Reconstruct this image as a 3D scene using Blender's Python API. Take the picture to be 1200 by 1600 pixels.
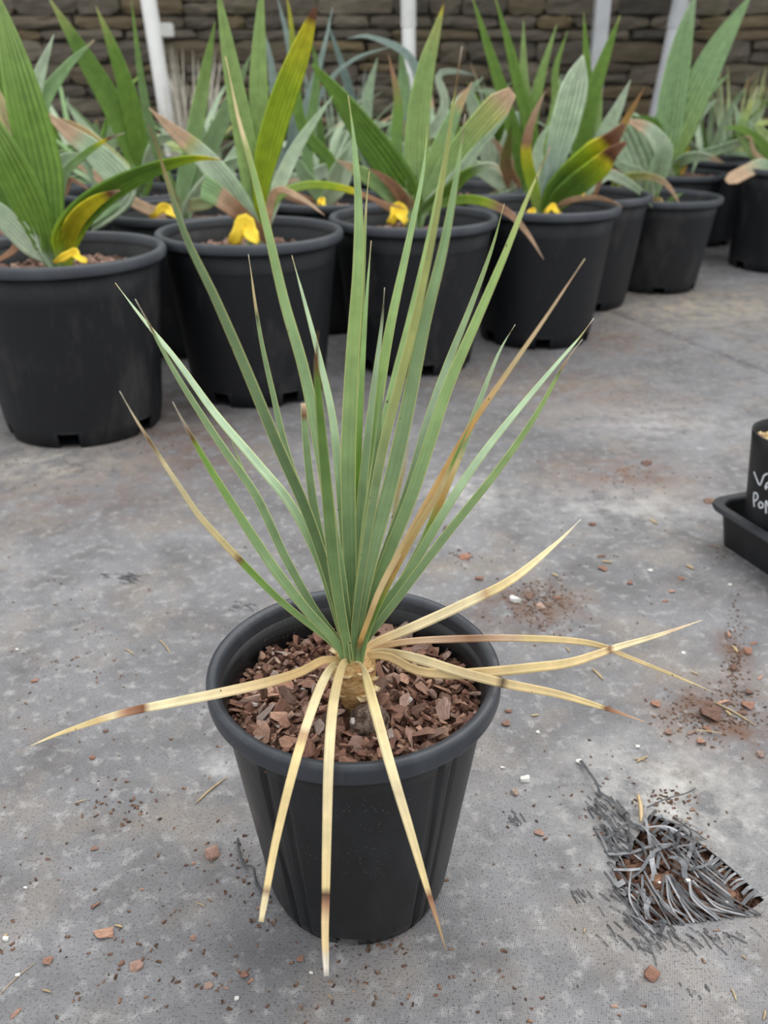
import bpy, bmesh, math, random
from mathutils import Vector, Matrix, Euler, noise, geometry
random.seed(7)
for o in list(bpy.data.objects): bpy.data.objects.remove(o)
S = bpy.context.scene
COL = S.collection
R = math.radians
# ------------------------------------------------------------------ camera
F_PX, PITCH, CAM_H = 1360.0, R(26.9), 0.7016
CAM = Vector((0, 0, CAM_H))
FWD = Vector((0, math.cos(PITCH), -math.sin(PITCH)))
UPV = Vector((0, math.sin(PITCH), math.cos(PITCH)))
cd = bpy.data.cameras.new('camera')
cam = bpy.data.objects.new('camera', cd); COL.objects.link(cam)
cam.location = CAM; cam.rotation_euler = (math.pi/2 - PITCH, 0, 0)
cd.sensor_fit = 'VERTICAL'; cd.sensor_height = 36.0; cd.lens = F_PX/1600*36.0
cd.clip_start = 0.02
cd.dof.use_dof = True; cd.dof.focus_distance = 0.76; cd.dof.aperture_fstop = 6.5
S.camera = cam
# ------------------------------------------------------------------ sky: even overcast, brighter overhead
W = bpy.data.worlds.new('overcast_sky'); S.world = W; W.use_nodes = True
nt = W.node_tree; nt.nodes.clear()
wo = nt.nodes.new('ShaderNodeOutputWorld'); bg = nt.nodes.new('ShaderNodeBackground')
tc = nt.nodes.new('ShaderNodeTexCoord'); sx = nt.nodes.new('ShaderNodeSeparateXYZ')
mr = nt.nodes.new('ShaderNodeMapRange')
mr.inputs['From Min'].default_value = 0; mr.inputs['From Max'].default_value = 1
mr.inputs['To Min'].default_value = 0.85; mr.inputs['To Max'].default_value = 1.2
nt.links.new(tc.outputs['Generated'], sx.inputs[0]); nt.links.new(sx.outputs['Z'], mr.inputs['Value'])
bg.inputs['Color'].default_value = (0.97, 0.985, 1.0, 1)
nt.links.new(mr.outputs[0], bg.inputs['Strength']); nt.links.new(bg.outputs[0], wo.inputs[0])
sd = bpy.data.lights.new('sun', 'SUN'); sd.energy = 1.6; sd.angle = R(60); sd.color = (1, 0.97, 0.92)
sun = bpy.data.objects.new('sun', sd); COL.objects.link(sun)
sun.rotation_euler = Euler((R(-22), R(18), 0))
vs = S.view_settings
vs.view_transform = 'Standard'; vs.look = 'None'; vs.gamma = 1; vs.use_curve_mapping = False
vs.exposure = 0.28
# ------------------------------------------------------------------ helpers
def ray(px, py): return FWD*F_PX + Vector((1, 0, 0))*(px-600) - UPV*(py-800)
def atY(px, py, Y):
    r = ray(px, py); return CAM + r*(Y/r.y)
def atZ(px, py, z=0.0):
    r = ray(px, py); return CAM + r*((z-CAM_H)/r.z)
def depth(P): return (Vector(P)-CAM).dot(FWD)
def lin(c):
    return tuple(((v/255)/12.92 if v/255 <= .04045 else ((v/255+.055)/1.055)**2.4) for v in c)
def tag(o, label=None, cat=None, group=None, kind=None):
    if label: o['label'] = label
    if cat: o['category'] = cat
    if group: o['group'] = group
    if kind: o['kind'] = kind
    return o
def empty(name, loc=(0, 0, 0)):
    o = bpy.data.objects.new(name, None); COL.objects.link(o); o.location = loc
    o.empty_display_size = .02; return o
def link(name, me, mat=None, parent=None, loc=None):
    o = bpy.data.objects.new(name, me); COL.objects.link(o)
    if mat is not None and not me.materials: me.materials.append(mat)
    if parent is not None:
        o.parent = parent
    if loc is not None: o.location = loc
    return o
def mesh(name, vs_, fs, smooth=True):
    me = bpy.data.meshes.new(name); me.from_pydata([tuple(v) for v in vs_], [], fs); me.update()
    if smooth: me.polygons.foreach_set('use_smooth', [True]*len(me.polygons))
    return me
def bm_mesh(name, bm, smooth=False):
    me = bpy.data.meshes.new(name); bm.to_mesh(me); bm.free()
    if smooth: me.polygons.foreach_set('use_smooth', [True]*len(me.polygons))
    return me
# ------------------------------------------------------------------ materials
class NT:
    def __init__(s, name, rough=.6, spec=.4):
        s.m = bpy.data.materials.new(name); s.m.use_nodes = True; s.t = s.m.node_tree
        s.b = s.t.nodes['Principled BSDF']
        s.b.inputs['Roughness'].default_value = rough
        s.b.inputs['Specular IOR Level'].default_value = spec
    def n(s, typ, **kw):
        nd = s.t.nodes.new(typ)
        for k, v in kw.items():
            if k.startswith('i_'):
                nd.inputs[k[2:].replace('_', ' ')].default_value = v
            else: setattr(nd, k, v)
        return nd
    def l(s, a, b): s.t.links.new(a, b)
    def math(s, op, a, b=None, clamp=False):
        nd = s.n('ShaderNodeMath', operation=op, use_clamp=clamp)
        for i, x in enumerate((a, b)):
            if x is None: continue
            if isinstance(x, (int, float)): nd.inputs[i].default_value = x
            else: s.l(x, nd.inputs[i])
        return nd.outputs[0]
    def mix(s, fac, a, b, mode='MIX'):
        nd = s.n('ShaderNodeMix', data_type='RGBA', blend_type=mode)
        for i, x in ((0, fac), (6, a), (7, b)):
            if isinstance(x, (int, float)): nd.inputs[i].default_value = x
            elif isinstance(x, tuple): nd.inputs[i].default_value = (*x[:3], 1)
            else: s.l(x, nd.inputs[i])
        return nd.outputs[2]
    def ramp(s, fac, stops):
        nd = s.n('ShaderNodeValToRGB'); cr = nd.color_ramp
        while len(cr.elements) < len(stops): cr.elements.new(.5)
        for e, (p, c) in zip(cr.elements, stops):
            e.position = p; e.color = (*(c if isinstance(c, tuple) else (c, c, c)), 1)
        s.l(fac, nd.inputs[0]); return nd.outputs[0]
    def noise(s, vec, scale, detail=4, rough=.55):
        nd = s.n('ShaderNodeTexNoise'); nd.inputs['Scale'].default_value = scale
        nd.inputs['Detail'].default_value = detail; nd.inputs['Roughness'].default_value = rough
        if vec is not None: s.l(vec, nd.inputs['Vector'])
        return nd.outputs['Fac']
    def obj(s): return s.n('ShaderNodeTexCoord').outputs['Object']
    def pos(s): return s.n('ShaderNodeNewGeometry').outputs['Position']
    def uv(s): return s.n('ShaderNodeTexCoord').outputs['UV']
    def mapping(s, vec, scale=(1, 1, 1), rot=(0, 0, 0), loc=(0, 0, 0)):
        nd = s.n('ShaderNodeMapping'); s.l(vec, nd.inputs[0])
        nd.inputs['Scale'].default_value = scale; nd.inputs['Rotation'].default_value = rot
        nd.inputs['Location'].default_value = loc; return nd.outputs[0]
    def bump(s, h, strength=.3, dist=.002):
        nd = s.n('ShaderNodeBump'); nd.inputs['Strength'].default_value = strength
        nd.inputs['Distance'].default_value = dist; s.l(h, nd.inputs['Height'])
        s.l(nd.outputs[0], s.b.inputs['Normal']); return nd
    def col(s, c):
        if isinstance(c, tuple): s.b.inputs['Base Color'].default_value = (*c, 1)
        else: s.l(c, s.b.inputs['Base Color'])

def leaf_material(name, margin=None, streak=26, rough=.5, transl=.18, spots=True, spec=.35, pleats=0):
    q = NT(name, rough, spec)
    at = q.n('ShaderNodeAttribute', attribute_name='Col').outputs['Color']
    uv = q.uv(); sp = q.n('ShaderNodeSeparateXYZ'); q.l(uv, sp.inputs[0])
    st = q.noise(q.mapping(uv, (streak, 1.6, 1)), 1.0, 3)
    c = q.mix(1.0, at, q.ramp(st, [(.25, (.72, .74, .72)), (.75, (1.22, 1.2, 1.2))]), 'MULTIPLY')
    big = q.noise(q.pos(), 45, 3)
    c = q.mix(1.0, c, q.ramp(big, [(.3, (.82, .84, .82)), (.7, (1.12, 1.12, 1.1))]), 'MULTIPLY')
    if pleats:
        sw = q.math('SINE', q.math('MULTIPLY', sp.outputs[0], 2*math.pi*pleats))
        c = q.mix(1.0, c, q.ramp(q.math('ADD', q.math('MULTIPLY', sw, .5), .5), [(0, (.74, .76, .72)), (.35, (.95, .95, .95)), (1, (1.12, 1.11, 1.12))]), 'MULTIPLY')
    if margin:
        d = q.math('ABSOLUTE', q.math('SUBTRACT', sp.outputs[0], .5))
        c = q.mix(q.ramp(d, [(.41, 0.0), (.46, .9)]), c, margin)
    if spots:
        s1 = q.noise(q.mapping(q.pos(), (1, 1, .5)), 230, 2)
        c = q.mix(q.ramp(s1, [(.745, 0.0), (.775, .85)]), c, lin((80, 48, 28)))
    q.col(c)
    q.bump(q.noise(q.mapping(uv, (streak*1.6, .8, 1)), 1.0, 2), .25, .0006)
    tr = q.n('ShaderNodeBsdfTranslucent'); q.l(c, tr.inputs['Color'])
    mx = q.n('ShaderNodeMixShader'); mx.inputs[0].default_value = transl
    q.l(q.b.outputs[0], mx.inputs[1]); q.l(tr.outputs[0], mx.inputs[2])
    q.l(mx.outputs[0], q.t.nodes['Material Output'].inputs['Surface'])
    return q.m
M_YUCCA = leaf_material('yucca_leaf', margin=lin((218, 224, 150)), streak=18, transl=.16, rough=.42)
M_DRY = leaf_material('dry_leaf', streak=16, transl=.15, rough=.6)
M_PALM = leaf_material('palm_leaf', streak=40, transl=.32, spots=False, rough=.42, pleats=7)

def plastic(name, base, dust, rough=.42, dust_lo=.5, dust_hi=.75, speck=True):
    q = NT(name, rough, .45); p = q.pos()
    d1 = q.noise(q.mapping(p, (1, 1, .45)), 9, 5, .65)
    c = q.mix(q.math('MULTIPLY', q.ramp(d1, [(dust_lo, 0.0), (dust_hi, 1.0)]), .55), base, dust)
    scr = q.noise(q.mapping(p, (1, 1, .12)), 160, 2)
    c = q.mix(q.math('MULTIPLY', q.ramp(scr, [(.62, 0.0), (.75, 1.0)]), .12), c, dust)
    if speck:
        v = q.n('ShaderNodeTexVoronoi'); v.inputs['Scale'].default_value = 260; q.l(p, v.inputs['Vector'])
        msk = q.noise(p, 14, 3)
        f = q.math('MULTIPLY', q.ramp(v.outputs['Distance'], [(.10, 1.0), (.17, 0.0)]), q.ramp(msk, [(.45, 0.0), (.6, .7)]))
        c = q.mix(f, c, lin((110, 112, 112)))
    q.col(c)
    rr = q.ramp(d1, [(.3, rough), (.8, min(1, rough+.25))]); q.l(rr, q.b.inputs['Roughness'])
    q.bump(q.noise(p, 120, 3), .08, .001)
    return q.m
M_POT = plastic('black_pot_plastic', lin((18, 20, 22)), lin((56, 58, 62)), .28)
M_RIM = plastic('pot_rim_plastic', lin((50, 54, 61)), lin((92, 97, 106)), .30)
M_BPOT = plastic('dusty_pot_plastic', lin((15, 18, 23)), lin((84, 82, 80)), .48, .53, .8, False)
M_BRIM = plastic('dusty_rim_plastic', lin((62, 67, 74)), lin((100, 103, 107)), .42, .45, .8, False)
M_TRAY = plastic('tray_plastic', lin((25, 26, 28)), lin((52, 53, 56)), .42, .5, .8, False)

def chip_material(name, cols, rough=.85):
    q = NT(name, rough, .2)
    rnd = q.n('ShaderNodeObjectInfo').outputs['Random']
    k = len(cols)
    c = q.ramp(rnd, [(i/(k-1), lin(x)) for i, x in enumerate(cols)])
    g = q.noise(q.mapping(q.obj(), (1, 4, 4)), 160, 4)
    c = q.mix(1.0, c, q.ramp(g, [(.25, (.55, .53, .51)), (.75, (1.42, 1.40, 1.38))]), 'MULTIPLY')
    q.col(c); q.bump(g, .5, .0012); return q.m
BARK_COLS = [(106, 76, 65), (150, 116, 101), (130, 98, 86), (174, 149, 136), (98, 74, 66), (160, 122, 105), (152, 139, 132), (124, 90, 76), (182, 146, 127), (88, 70, 63)]
M_BARK = chip_material('bark', BARK_COLS)
def crumb_material(name, stops, scale=170):
    q = NT(name, .9, .15); g = q.noise(q.pos(), scale, 2)
    v = q.n('ShaderNodeTexVoronoi'); v.inputs['Scale'].default_value = scale; q.l(q.pos(), v.inputs['Vector'])
    s = q.n('ShaderNodeSeparateColor'); q.l(v.outputs['Color'], s.inputs[0])
    c = q.ramp(s.outputs[0], [(p, lin(x)) for p, x in stops])
    c = q.mix(1.0, c, q.ramp(g, [(.3, (.7, .7, .7)), (.7, (1.2, 1.2, 1.2))]), 'MULTIPLY')
    q.col(c); q.bump(q.noise(q.pos(), 300, 3), .6, .001); return q.m
M_CRUMB = crumb_material('bark_crumbs', [(0, (66, 48, 42)), (.35, (110, 80, 68)), (.6, (134, 102, 86)), (.8, (92, 68, 58)), (1, (164, 134, 114))])
M_GCRUMB = crumb_material('ground_crumb', [(0, (70, 58, 52)), (.4, (114, 90, 76)), (.7, (136, 106, 88)), (.85, (80, 66, 58)), (1, (166, 140, 118))], 300)
M_MULCH_FAR = crumb_material('pale_mulch', [(0, (84, 66, 58)), (.4, (140, 112, 98)), (.7, (172, 146, 130)), (1, (110, 88, 78))], 90)
M_SOIL = crumb_material('soil', [(0, (84, 62, 52)), (.5, (128, 96, 80)), (.8, (160, 126, 104)), (1, (104, 78, 66))], 120)
M_GRAVEL = crumb_material('pale_gravel', [(0, (196, 172, 120)), (.5, (216, 200, 160)), (.8, (170, 130, 112)), (1, (205, 190, 150))], 60)
def plain(name, c, rough=.6, spec=.3, var=.25, scale=60):
    q = NT(name, rough, spec); g = q.noise(q.pos(), scale, 4)
    q.col(q.mix(1.0, lin(c), q.ramp(g, [(.3, (1-var,)*3), (.7, (1+var,)*3)]), 'MULTIPLY'))
    q.bump(g, .2, .001); return q.m
M_STRAW = plain('straw', (188, 166, 130), .7)
M_WHITE = plain('white_bits', (215, 215, 210), .6, var=.1)
M_YELLOW = plain('yellow_tag', (248, 214, 62), .5, var=.12, scale=40)
M_INK = plain('white_marker', (225, 230, 235), .5, var=.05)
M_STRAND = None

# ------------------------------------------------------------------ blades (leaves)
def catmull(pts, n):
    P = [pts[0]*2-pts[1]] + list(pts) + [pts[-1]*2-pts[-2]]
    out = []; m = len(pts)-1
    L = [0]
    for i in range(m): L.append(L[-1]+(pts[i+1]-pts[i]).length)
    for k in range(n+1):
        s = L[-1]*k/n; i = 0
        while i < m-1 and s > L[i+1]: i += 1
        t = (s-L[i])/max(1e-9, L[i+1]-L[i])
        a, b, c, d = P[i], P[i+1], P[i+2], P[i+3]
        out.append(.5*((2*b)+(-a+c)*t+(2*a-5*b+4*c-d)*t*t+(-a+3*b-3*c+d)*t**3))
    return out, L[-1]
CK = dict(g=(156, 184, 134), l=(204, 228, 194), d=(126, 156, 104), G=(174, 204, 126), y=(206, 214, 134), s=(240, 214, 164), S=(247, 230, 188),
          t=(222, 188, 134), b=(126, 80, 54), k=(66, 44, 32), w=(230, 222, 210), o=(224, 178, 104), Y=(242, 218, 162),
          p=(138, 178, 78), P=(112, 152, 60), e=(204, 228, 194), E=(228, 242, 218), c=(176, 212, 154), h=(178, 204, 48), H=(232, 222, 56), m=(186, 142, 112), n=(236, 204, 174), a=(150, 174, 168), A=(184, 204, 198))
def zone(z, k=1.0):
    z = [(v, tuple(x*k for x in lin(CK[c]))) for v, c in z]
    def f(v):
        if v <= z[0][0]: return z[0][1]
        for (a, ca), (b, cb) in zip(z, z[1:]):
            if v <= b:
                t = (v-a)/max(1e-6, b-a); return tuple(x+(y-x)*t for x, y in zip(ca, cb))
        return z[-1][1]
    return f
def blade(name, pts, wmax, wprof, cols, mat, parent, roll=(0, 0), segs=40, K=5, fold=.25, pleat=0.0, thick=.0009, nhint=None, origin=None):
    C, L = catmull(pts, segs)
    V = []; UV = []; CC = []; n = len(C)
    org = Vector(origin) if origin is not None else Vector((0, 0, 0))
    prevS = None
    for i, P in enumerate(C):
        v = i/segs
        T = (C[min(i+1, n-1)]-C[max(i-1, 0)]).normalized()
        N = nhint if nhint is not None else (CAM-P).normalized()
        Sd = T.cross(N)
        if Sd.length < .15 and prevS is not None: Sd = prevS.copy()
        Sd.normalize()
        if prevS is not None:
            Sd = (Sd+prevS*1.5).normalized()
            Sd = (Sd - T*Sd.dot(T)).normalized()
        prevS = Sd.copy()
        a = roll[0]+(roll[1]-roll[0])*v
        Sr = Matrix.Rotation(a, 3, T) @ Sd
        U = Sr.cross(T).normalized()
        w = max(.00025, wmax*.5*wprof(v)); th = min(thick, w*.6)
        top = []; bot = []
        for k in range(K):
            u = -1+2*k/(K-1)
            off = fold*w*(abs(u)-.5)
            if pleat: off += pleat*w*(.5 if k % 2 else -.5)
            b_ = P + Sr*(u*w) + U*off
            edge = 1-.8*abs(u)**4
            top.append(b_+U*th*.5*edge); bot.append(b_-U*th*.5*edge)
        V += [p-org for p in top]+[p-org for p in reversed(bot)]
        us = [k/(K-1) for k in range(K)]
        UV += [(u_, v) for u_ in us]+[(u_, v) for u_ in reversed(us)]
        c = cols(v); CC += [(*c, 1)]*(2*K)
    m2 = 2*K; Fs = []
    for i in range(n-1):
        for k in range(m2):
            k2 = (k+1) % m2
            Fs.append((i*m2+k, i*m2+k2, (i+1)*m2+k2, (i+1)*m2+k))
    Fs.append(tuple(range(m2))[::-1]); Fs.append(tuple((n-1)*m2+k for k in range(m2)))
    me = mesh(name, V, Fs)
    uvl = me.uv_layers.new(name='UVMap')
    li = [0]*len(me.loops); me.loops.foreach_get('vertex_index', li)
    flat = []
    for x in li: flat += UV[x]
    uvl.data.foreach_set('uv', flat)
    ca = me.color_attributes.new('Col', 'FLOAT_COLOR', 'POINT')
    ca.data.foreach_set('color', [y for c in CC for y in c])
    return link(name, me, mat, parent)
# ------------------------------------------------------------------ chips
def chip_mesh(name, L, Wd, H, seed, nvert=16):
    rs = random.Random(seed); bm = bmesh.new()
    sharp = rs.uniform(2, 5)
    for i in range(nvert):
        a = rs.uniform(0, 2*math.pi); rr = rs.uniform(.72, 1)
        x = math.copysign(abs(math.cos(a))**(2/sharp), math.cos(a))*rr*L/2
        y = math.copysign(abs(math.sin(a))**(2/sharp), math.sin(a))*rr*Wd/2
        z = rs.choice((-.5, .5))*H*rs.uniform(.6, 1)
        bm.verts.new((x, y, z))
    res = bmesh.ops.convex_hull(bm, input=bm.verts)
    bmesh.ops.delete(bm, geom=[e for e in res['geom_interior'] if isinstance(e, bmesh.types.BMVert)], context='VERTS')
    return bm_mesh(name, bm)
CHIPS = [chip_mesh('bark_chip', l, w, h, 100+i, nv) for i, (l, w, h, nv) in enumerate([
    (.024, .014, .0035, 12), (.020, .011, .003, 11), (.015, .010, .0035, 13), (.028, .007, .004, 10), (.018, .006, .003, 9), (.012, .009, .0035, 12),
    (.022, .017, .0035, 13), (.010, .007, .003, 10), (.030, .009, .0035, 11), (.015, .005, .0025, 9), (.011, .010, .0045, 14), (.019, .013, .0045, 12)])]
for c in CHIPS: c.materials.append(M_BARK)
def scatter_mesh(name, pts, smin, smax, seed, flat=.5, tilt=.6, elong=1.6):
    """many small chips joined in one mesh"""
    rs = random.Random(seed); V = []; Fs = []
    for p in pts:
        s = rs.uniform(smin, smax); e = rs.uniform(1, elong)
        m = Euler((rs.uniform(-tilt, tilt), rs.uniform(-tilt, tilt), rs.uniform(0, 6.28))).to_matrix()
        b = len(V)
        for (x, y, z) in ((-1, -.7, -1), (1, -.8, -1), (.8, .8, -1), (-.9, .6, -1), (-.8, -.5, 1), (.7, -.6, 1), (.9, .5, 1), (-.6, .7, 1)):
            q = m @ Vector((x*s*e*rs.uniform(.7, 1.1), y*s*rs.uniform(.7, 1.1), z*s*flat*rs.uniform(.6, 1.1)))
            V.append(Vector(p)+q)
        for f in ((0, 3, 2, 1), (4, 5, 6, 7), (0, 1, 5, 4), (1, 2, 6, 5), (2, 3, 7, 6), (3, 0, 4, 7)):
            Fs.append(tuple(b+i for i in f))
    return mesh(name, V, Fs, smooth=False)
# ------------------------------------------------------------------ lathe pots
def ring_body(name, prof, N=96, rmod=None, notch=None, cap=True):
    """closed-wall lathe. prof: list of (r,z) from outer bottom up, over the top and down inside.
       notch: (angles, half width, number of levels) leaves drain openings through the wall at the foot."""
    V = []; n = len(prof)
    for j, (r, z) in enumerate(prof):
        for i in range(N):
            a = 2*math.pi*i/N; rr = r+(rmod(a, z, j) if rmod else 0)
            V.append((rr*math.cos(a), rr*math.sin(a), z))
    cut = set()
    if notch:
        for i in range(N):
            a = 2*math.pi*(i+.5)/N
            if any(abs((a-x+math.pi) % (2*math.pi)-math.pi) < notch[1] for x in notch[0]): cut.add(i)
    Fs = []
    for j in range(n):
        j2 = (j+1) % n
        if j2 == 0 and not notch: 
            pass
        for i in range(N):
            i2 = (i+1) % N
            if i in cut and (j == 0 or j == n-1 or j == n-2): continue
            Fs.append((j*N+i, j*N+i2, j2*N+i2, j2*N+i))
    for i in cut:
        i2 = (i+1) % N
        Fs.append((1*N+i, 1*N+i2, (n-2)*N+i2, (n-2)*N+i))
        if (i-1) % N not in cut: Fs.append((0*N+i, 1*N+i, (n-2)*N+i, (n-1)*N+i))
        if i2 not in cut: Fs.append((0*N+i2, (n-1)*N+i2, (n-2)*N+i2, 1*N+i2))
    me = mesh(name, V, Fs)
    if cut:
        base_n = n*N-len(cut)*3
        for p_ in me.polygons:
            if p_.index >= base_n: p_.use_smooth = False
    return me
def disk(name, r, z, N=64, bumpy=0, seed=0):
    V = [(0, 0, z+ (noise.noise((seed, 0, 0))*bumpy))]; Fs = []; rings = 12
    for k in range(1, rings+1):
        for i in range(N):
            a = 2*math.pi*i/N; x = r*k/rings*math.cos(a); y = r*k/rings*math.sin(a)
            V.append((x, y, z+noise.noise((x*40+seed, y*40, 0))*bumpy))
    for i in range(N): Fs.append((0, 1+i, 1+(i+1) % N))
    for k in range(rings-1):
        for i in range(N):
            a = 1+k*N+i; b = 1+k*N+(i+1) % N; Fs.append((a, a+N, b+N, b))
    return mesh(name, V, Fs)
# ==================================================================== SETTING
# ---- ground fabric with the torn hole
q = NT('woven_ground_fabric', .62, .35); p = q.pos()
ROT = R(-35)
mp = q.mapping(p, (1, 1, 1), (0, 0, ROT)); sp = q.n('ShaderNodeSeparateXYZ'); q.l(mp, sp.inputs[0])
wu = q.math('SINE', q.math('MULTIPLY', sp.outputs[0], 2*math.pi/.0034)); wv = q.math('SINE', q.math('MULTIPLY', sp.outputs[1], 2*math.pi/.0026))
weave = q.math('MULTIPLY', wu, wv)
w01 = q.math('ADD', q.math('MULTIPLY', weave, .5), .5)
n1 = q.noise(p, 2.2, 5, .6); n2 = q.noise(p, 11, 5, .65); n3 = q.noise(p, 60, 4, .6); n4 = q.noise(p, 420, 2, .6)
c = q.mix(q.ramp(n1, [(.35, 0.0), (.65, 1.0)]), lin((114, 114, 117)), lin((142, 142, 145)))
c = q.mix(q.ramp(n2, [(.42, 0.0), (.68, .8)]), c, lin((98, 96, 97)))
c = q.mix(q.ramp(q.noise(q.mapping(p, (1, 1, 1), (0, 0, 0), (3, 7, 0)), 7, 5, .65), [(.5, 0.0), (.72, .6)]), c, lin((154, 143, 130)))
c = q.mix(q.ramp(n3, [(.53, 0.0), (.72, .6)]), c, lin((180, 179, 178)))
c = q.mix(q.ramp(n4, [(.54, 0.0), (.68, .75)]), c, lin((72, 70, 70)))
c = q.mix(1.0, c, q.ramp(w01, [(0, (.84, .84, .84)), (1, (1.1, 1.1, 1.1))]), 'MULTIPLY')
# dusty white and brown stains at their own places on the cloth
nb = q.noise(p, 24, 5, .7)
def stain(c, px, py, rad, colr, amt, ax=1.0):
    P = atZ(px, py); v = q.n('ShaderNodeVectorMath', operation='SUBTRACT'); q.l(p, v.inputs[0]); v.inputs[1].default_value = P
    sc = q.n('ShaderNodeVectorMath', operation='MULTIPLY'); q.l(v.outputs[0], sc.inputs[0]); sc.inputs[1].default_value = (1/ax, 1, 1)
    ln = q.n('ShaderNodeVectorMath', operation='LENGTH'); q.l(sc.outputs[0], ln.inputs[0])
    m = q.n('ShaderNodeMapRange'); m.inputs['From Min'].default_value = rad; m.inputs['From Max'].default_value = 0; q.l(ln.outputs['Value'], m.inputs['Value'])
    f = q.math('MULTIPLY', q.math('MULTIPLY', m.outputs[0], q.ramp(nb, [(.38, 0.0), (.66, 1.0)])), amt*1.7, True)
    return q.mix(f, c, lin(colr))
for (px, py, rad, colr, amt, ax) in [
    (830, 950, .10, (104, 76, 60), .8, 1.3), (1120, 1120, .11, (104, 78, 64), .85, 1.0), (1145, 1020, .07, (104, 78, 64), .8, .5),
    (970, 745, .18, (120, 96, 82), .7, 1.2), (960, 630, .25, (128, 108, 94), .6, 1.0), (120, 745, .28, (112, 92, 82), .6, 1.6), (300, 690, .2, (120, 96, 84), .6, 1.2),
    (1010, 790, .10, (180, 180, 178), .5, 1.6), (720, 770, .12, (188, 186, 184), .6, 1), (905, 790, .15, (176, 176, 176), .4, 1.5), (1020, 660, .2, (180, 180, 182), .45, 1.4),
    (1080, 480, .4, (176, 164, 146), .7, 1.6), (780, 590, .25, (116, 98, 86), .5, 1.6), (960, 530, .2, (120, 96, 80), .6, 1.0), (350, 1195, .03, (190, 190, 190), .5, 1), (1040, 1250, .14, (186, 184, 180), .7, 1.2), (560, 660, .3, (100, 98, 98), .5, 1.6), (60, 720, .2, (190, 186, 178), .6, 1.5), (200, 640, .2, (92, 74, 64), .7, 1.8)]:
    c = stain(c, px, py, rad, colr, amt, ax)
q.col(c)
und = q.noise(p, 5, 3, .5)
hh = q.math('ADD', q.math('MULTIPLY', weave, .25), q.math('ADD', q.math('MULTIPLY', n3, .8), q.math('MULTIPLY', und, 16)))
q.bump(hh, .35, .0018)
q.l(q.ramp(n2, [(.3, .5), (.7, .72)]), q.b.inputs['Roughness'])
M_FABRIC = q.m
HOLE_PX = [(1015, 1272), (1046, 1281), (1078, 1306), (1103, 1324), (1128, 1344), (1152, 1364), (1194, 1406), (1178, 1418), (1150, 1430), (1108, 1438), (1062, 1444), (1022, 1447),
           (1002, 1436), (987, 1414), (972, 1390), (960, 1367), (962, 1347), (980, 1328), (998, 1303)]
HOLE = [atZ(x, y).to_2d() for x, y in HOLE_PX]
def pt_in(pt, poly):
    r = False; j = len(poly)-1
    for i in range(len(poly)):
        a, b = poly[i], poly[j]
        if (a.y > pt.y) != (b.y > pt.y) and pt.x < (b.x-a.x)*(pt.y-a.y)/(b.y-a.y)+a.x: r = not r
        j = i
    return r
pts = [Vector(v) for v in ((-5, -2.5), (5, -2.5), (5, 7), (-5, 7))]; n0 = 4
pts += HOLE; nh = len(HOLE)
edges = [(i, (i+1) % 4) for i in range(4)] + [(4+i, 4+(i+1) % nh) for i in range(nh)]
vo, eo, fo, *_ = geometry.delaunay_2d_cdt(pts, edges, [], 0, 1e-6)
fo = [f for f in fo if not pt_in(sum((vo[i] for i in f), Vector((0, 0)))/len(f), HOLE)]
Vg = [(v.x, v.y, 0) for v in vo]; nV = len(Vg)
idx = {}
for i, v in enumerate(vo):
    for k, h in enumerate(HOLE):
        if (v-h).length < 1e-5: idx[k] = i
Vg += [(vo[idx[k]].x, vo[idx[k]].y, -.0012) for k in range(nh)]
Fg = [tuple(f) for f in fo]+[(idx[k], idx[(k+1) % nh], nV+(k+1) % nh, nV+k) for k in range(nh)]
floor = link('floor', mesh('floor', Vg, Fg, smooth=False), M_FABRIC); tag(floor, 'worn grey woven ground fabric covering the nursery floor', 'ground', kind='structure')
# soil beneath
soil = link('soil_ground', mesh('soil_ground', [(-5, -2.5, -.016), (5, -2.5, -.016), (5, 7, -.016), (-5, 7, -.016)], [(0, 1, 2, 3)], False), M_SOIL)
tag(soil, 'brown bare soil showing through the torn ground fabric', 'soil', kind='structure')
# overlapping second cloth with its edge running into the distance
a = atZ(930, 478); b = atZ(1200, 583); d = (b-a).normalized(); b2 = b+d*1.6; a2 = a-d*.9
nrm = Vector((-d.y, d.x, 0)); nrm = nrm if nrm.y > 0 else -nrm
V = []; Fs = []
N_ = 40
for i in range(N_+1):
    p0 = a2.lerp(b2, i/N_); p0 = p0+nrm*noise.noise((i*.35, 1, 0))*.006
    V += [p0+Vector((0, 0, .0004)), p0+nrm*.004+Vector((0, 0, .004)), p0+nrm*.05+Vector((0, 0, .003)), p0+nrm*3.0+Vector((0, 0, .0025))]
for i in range(N_):
    for k in range(3): Fs.append((i*4+k, (i+1)*4+k, (i+1)*4+k+1, i*4+k+1))
link('overlap_sheet', mesh('overlap_sheet', V, Fs), M_FABRIC, floor)
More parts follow.
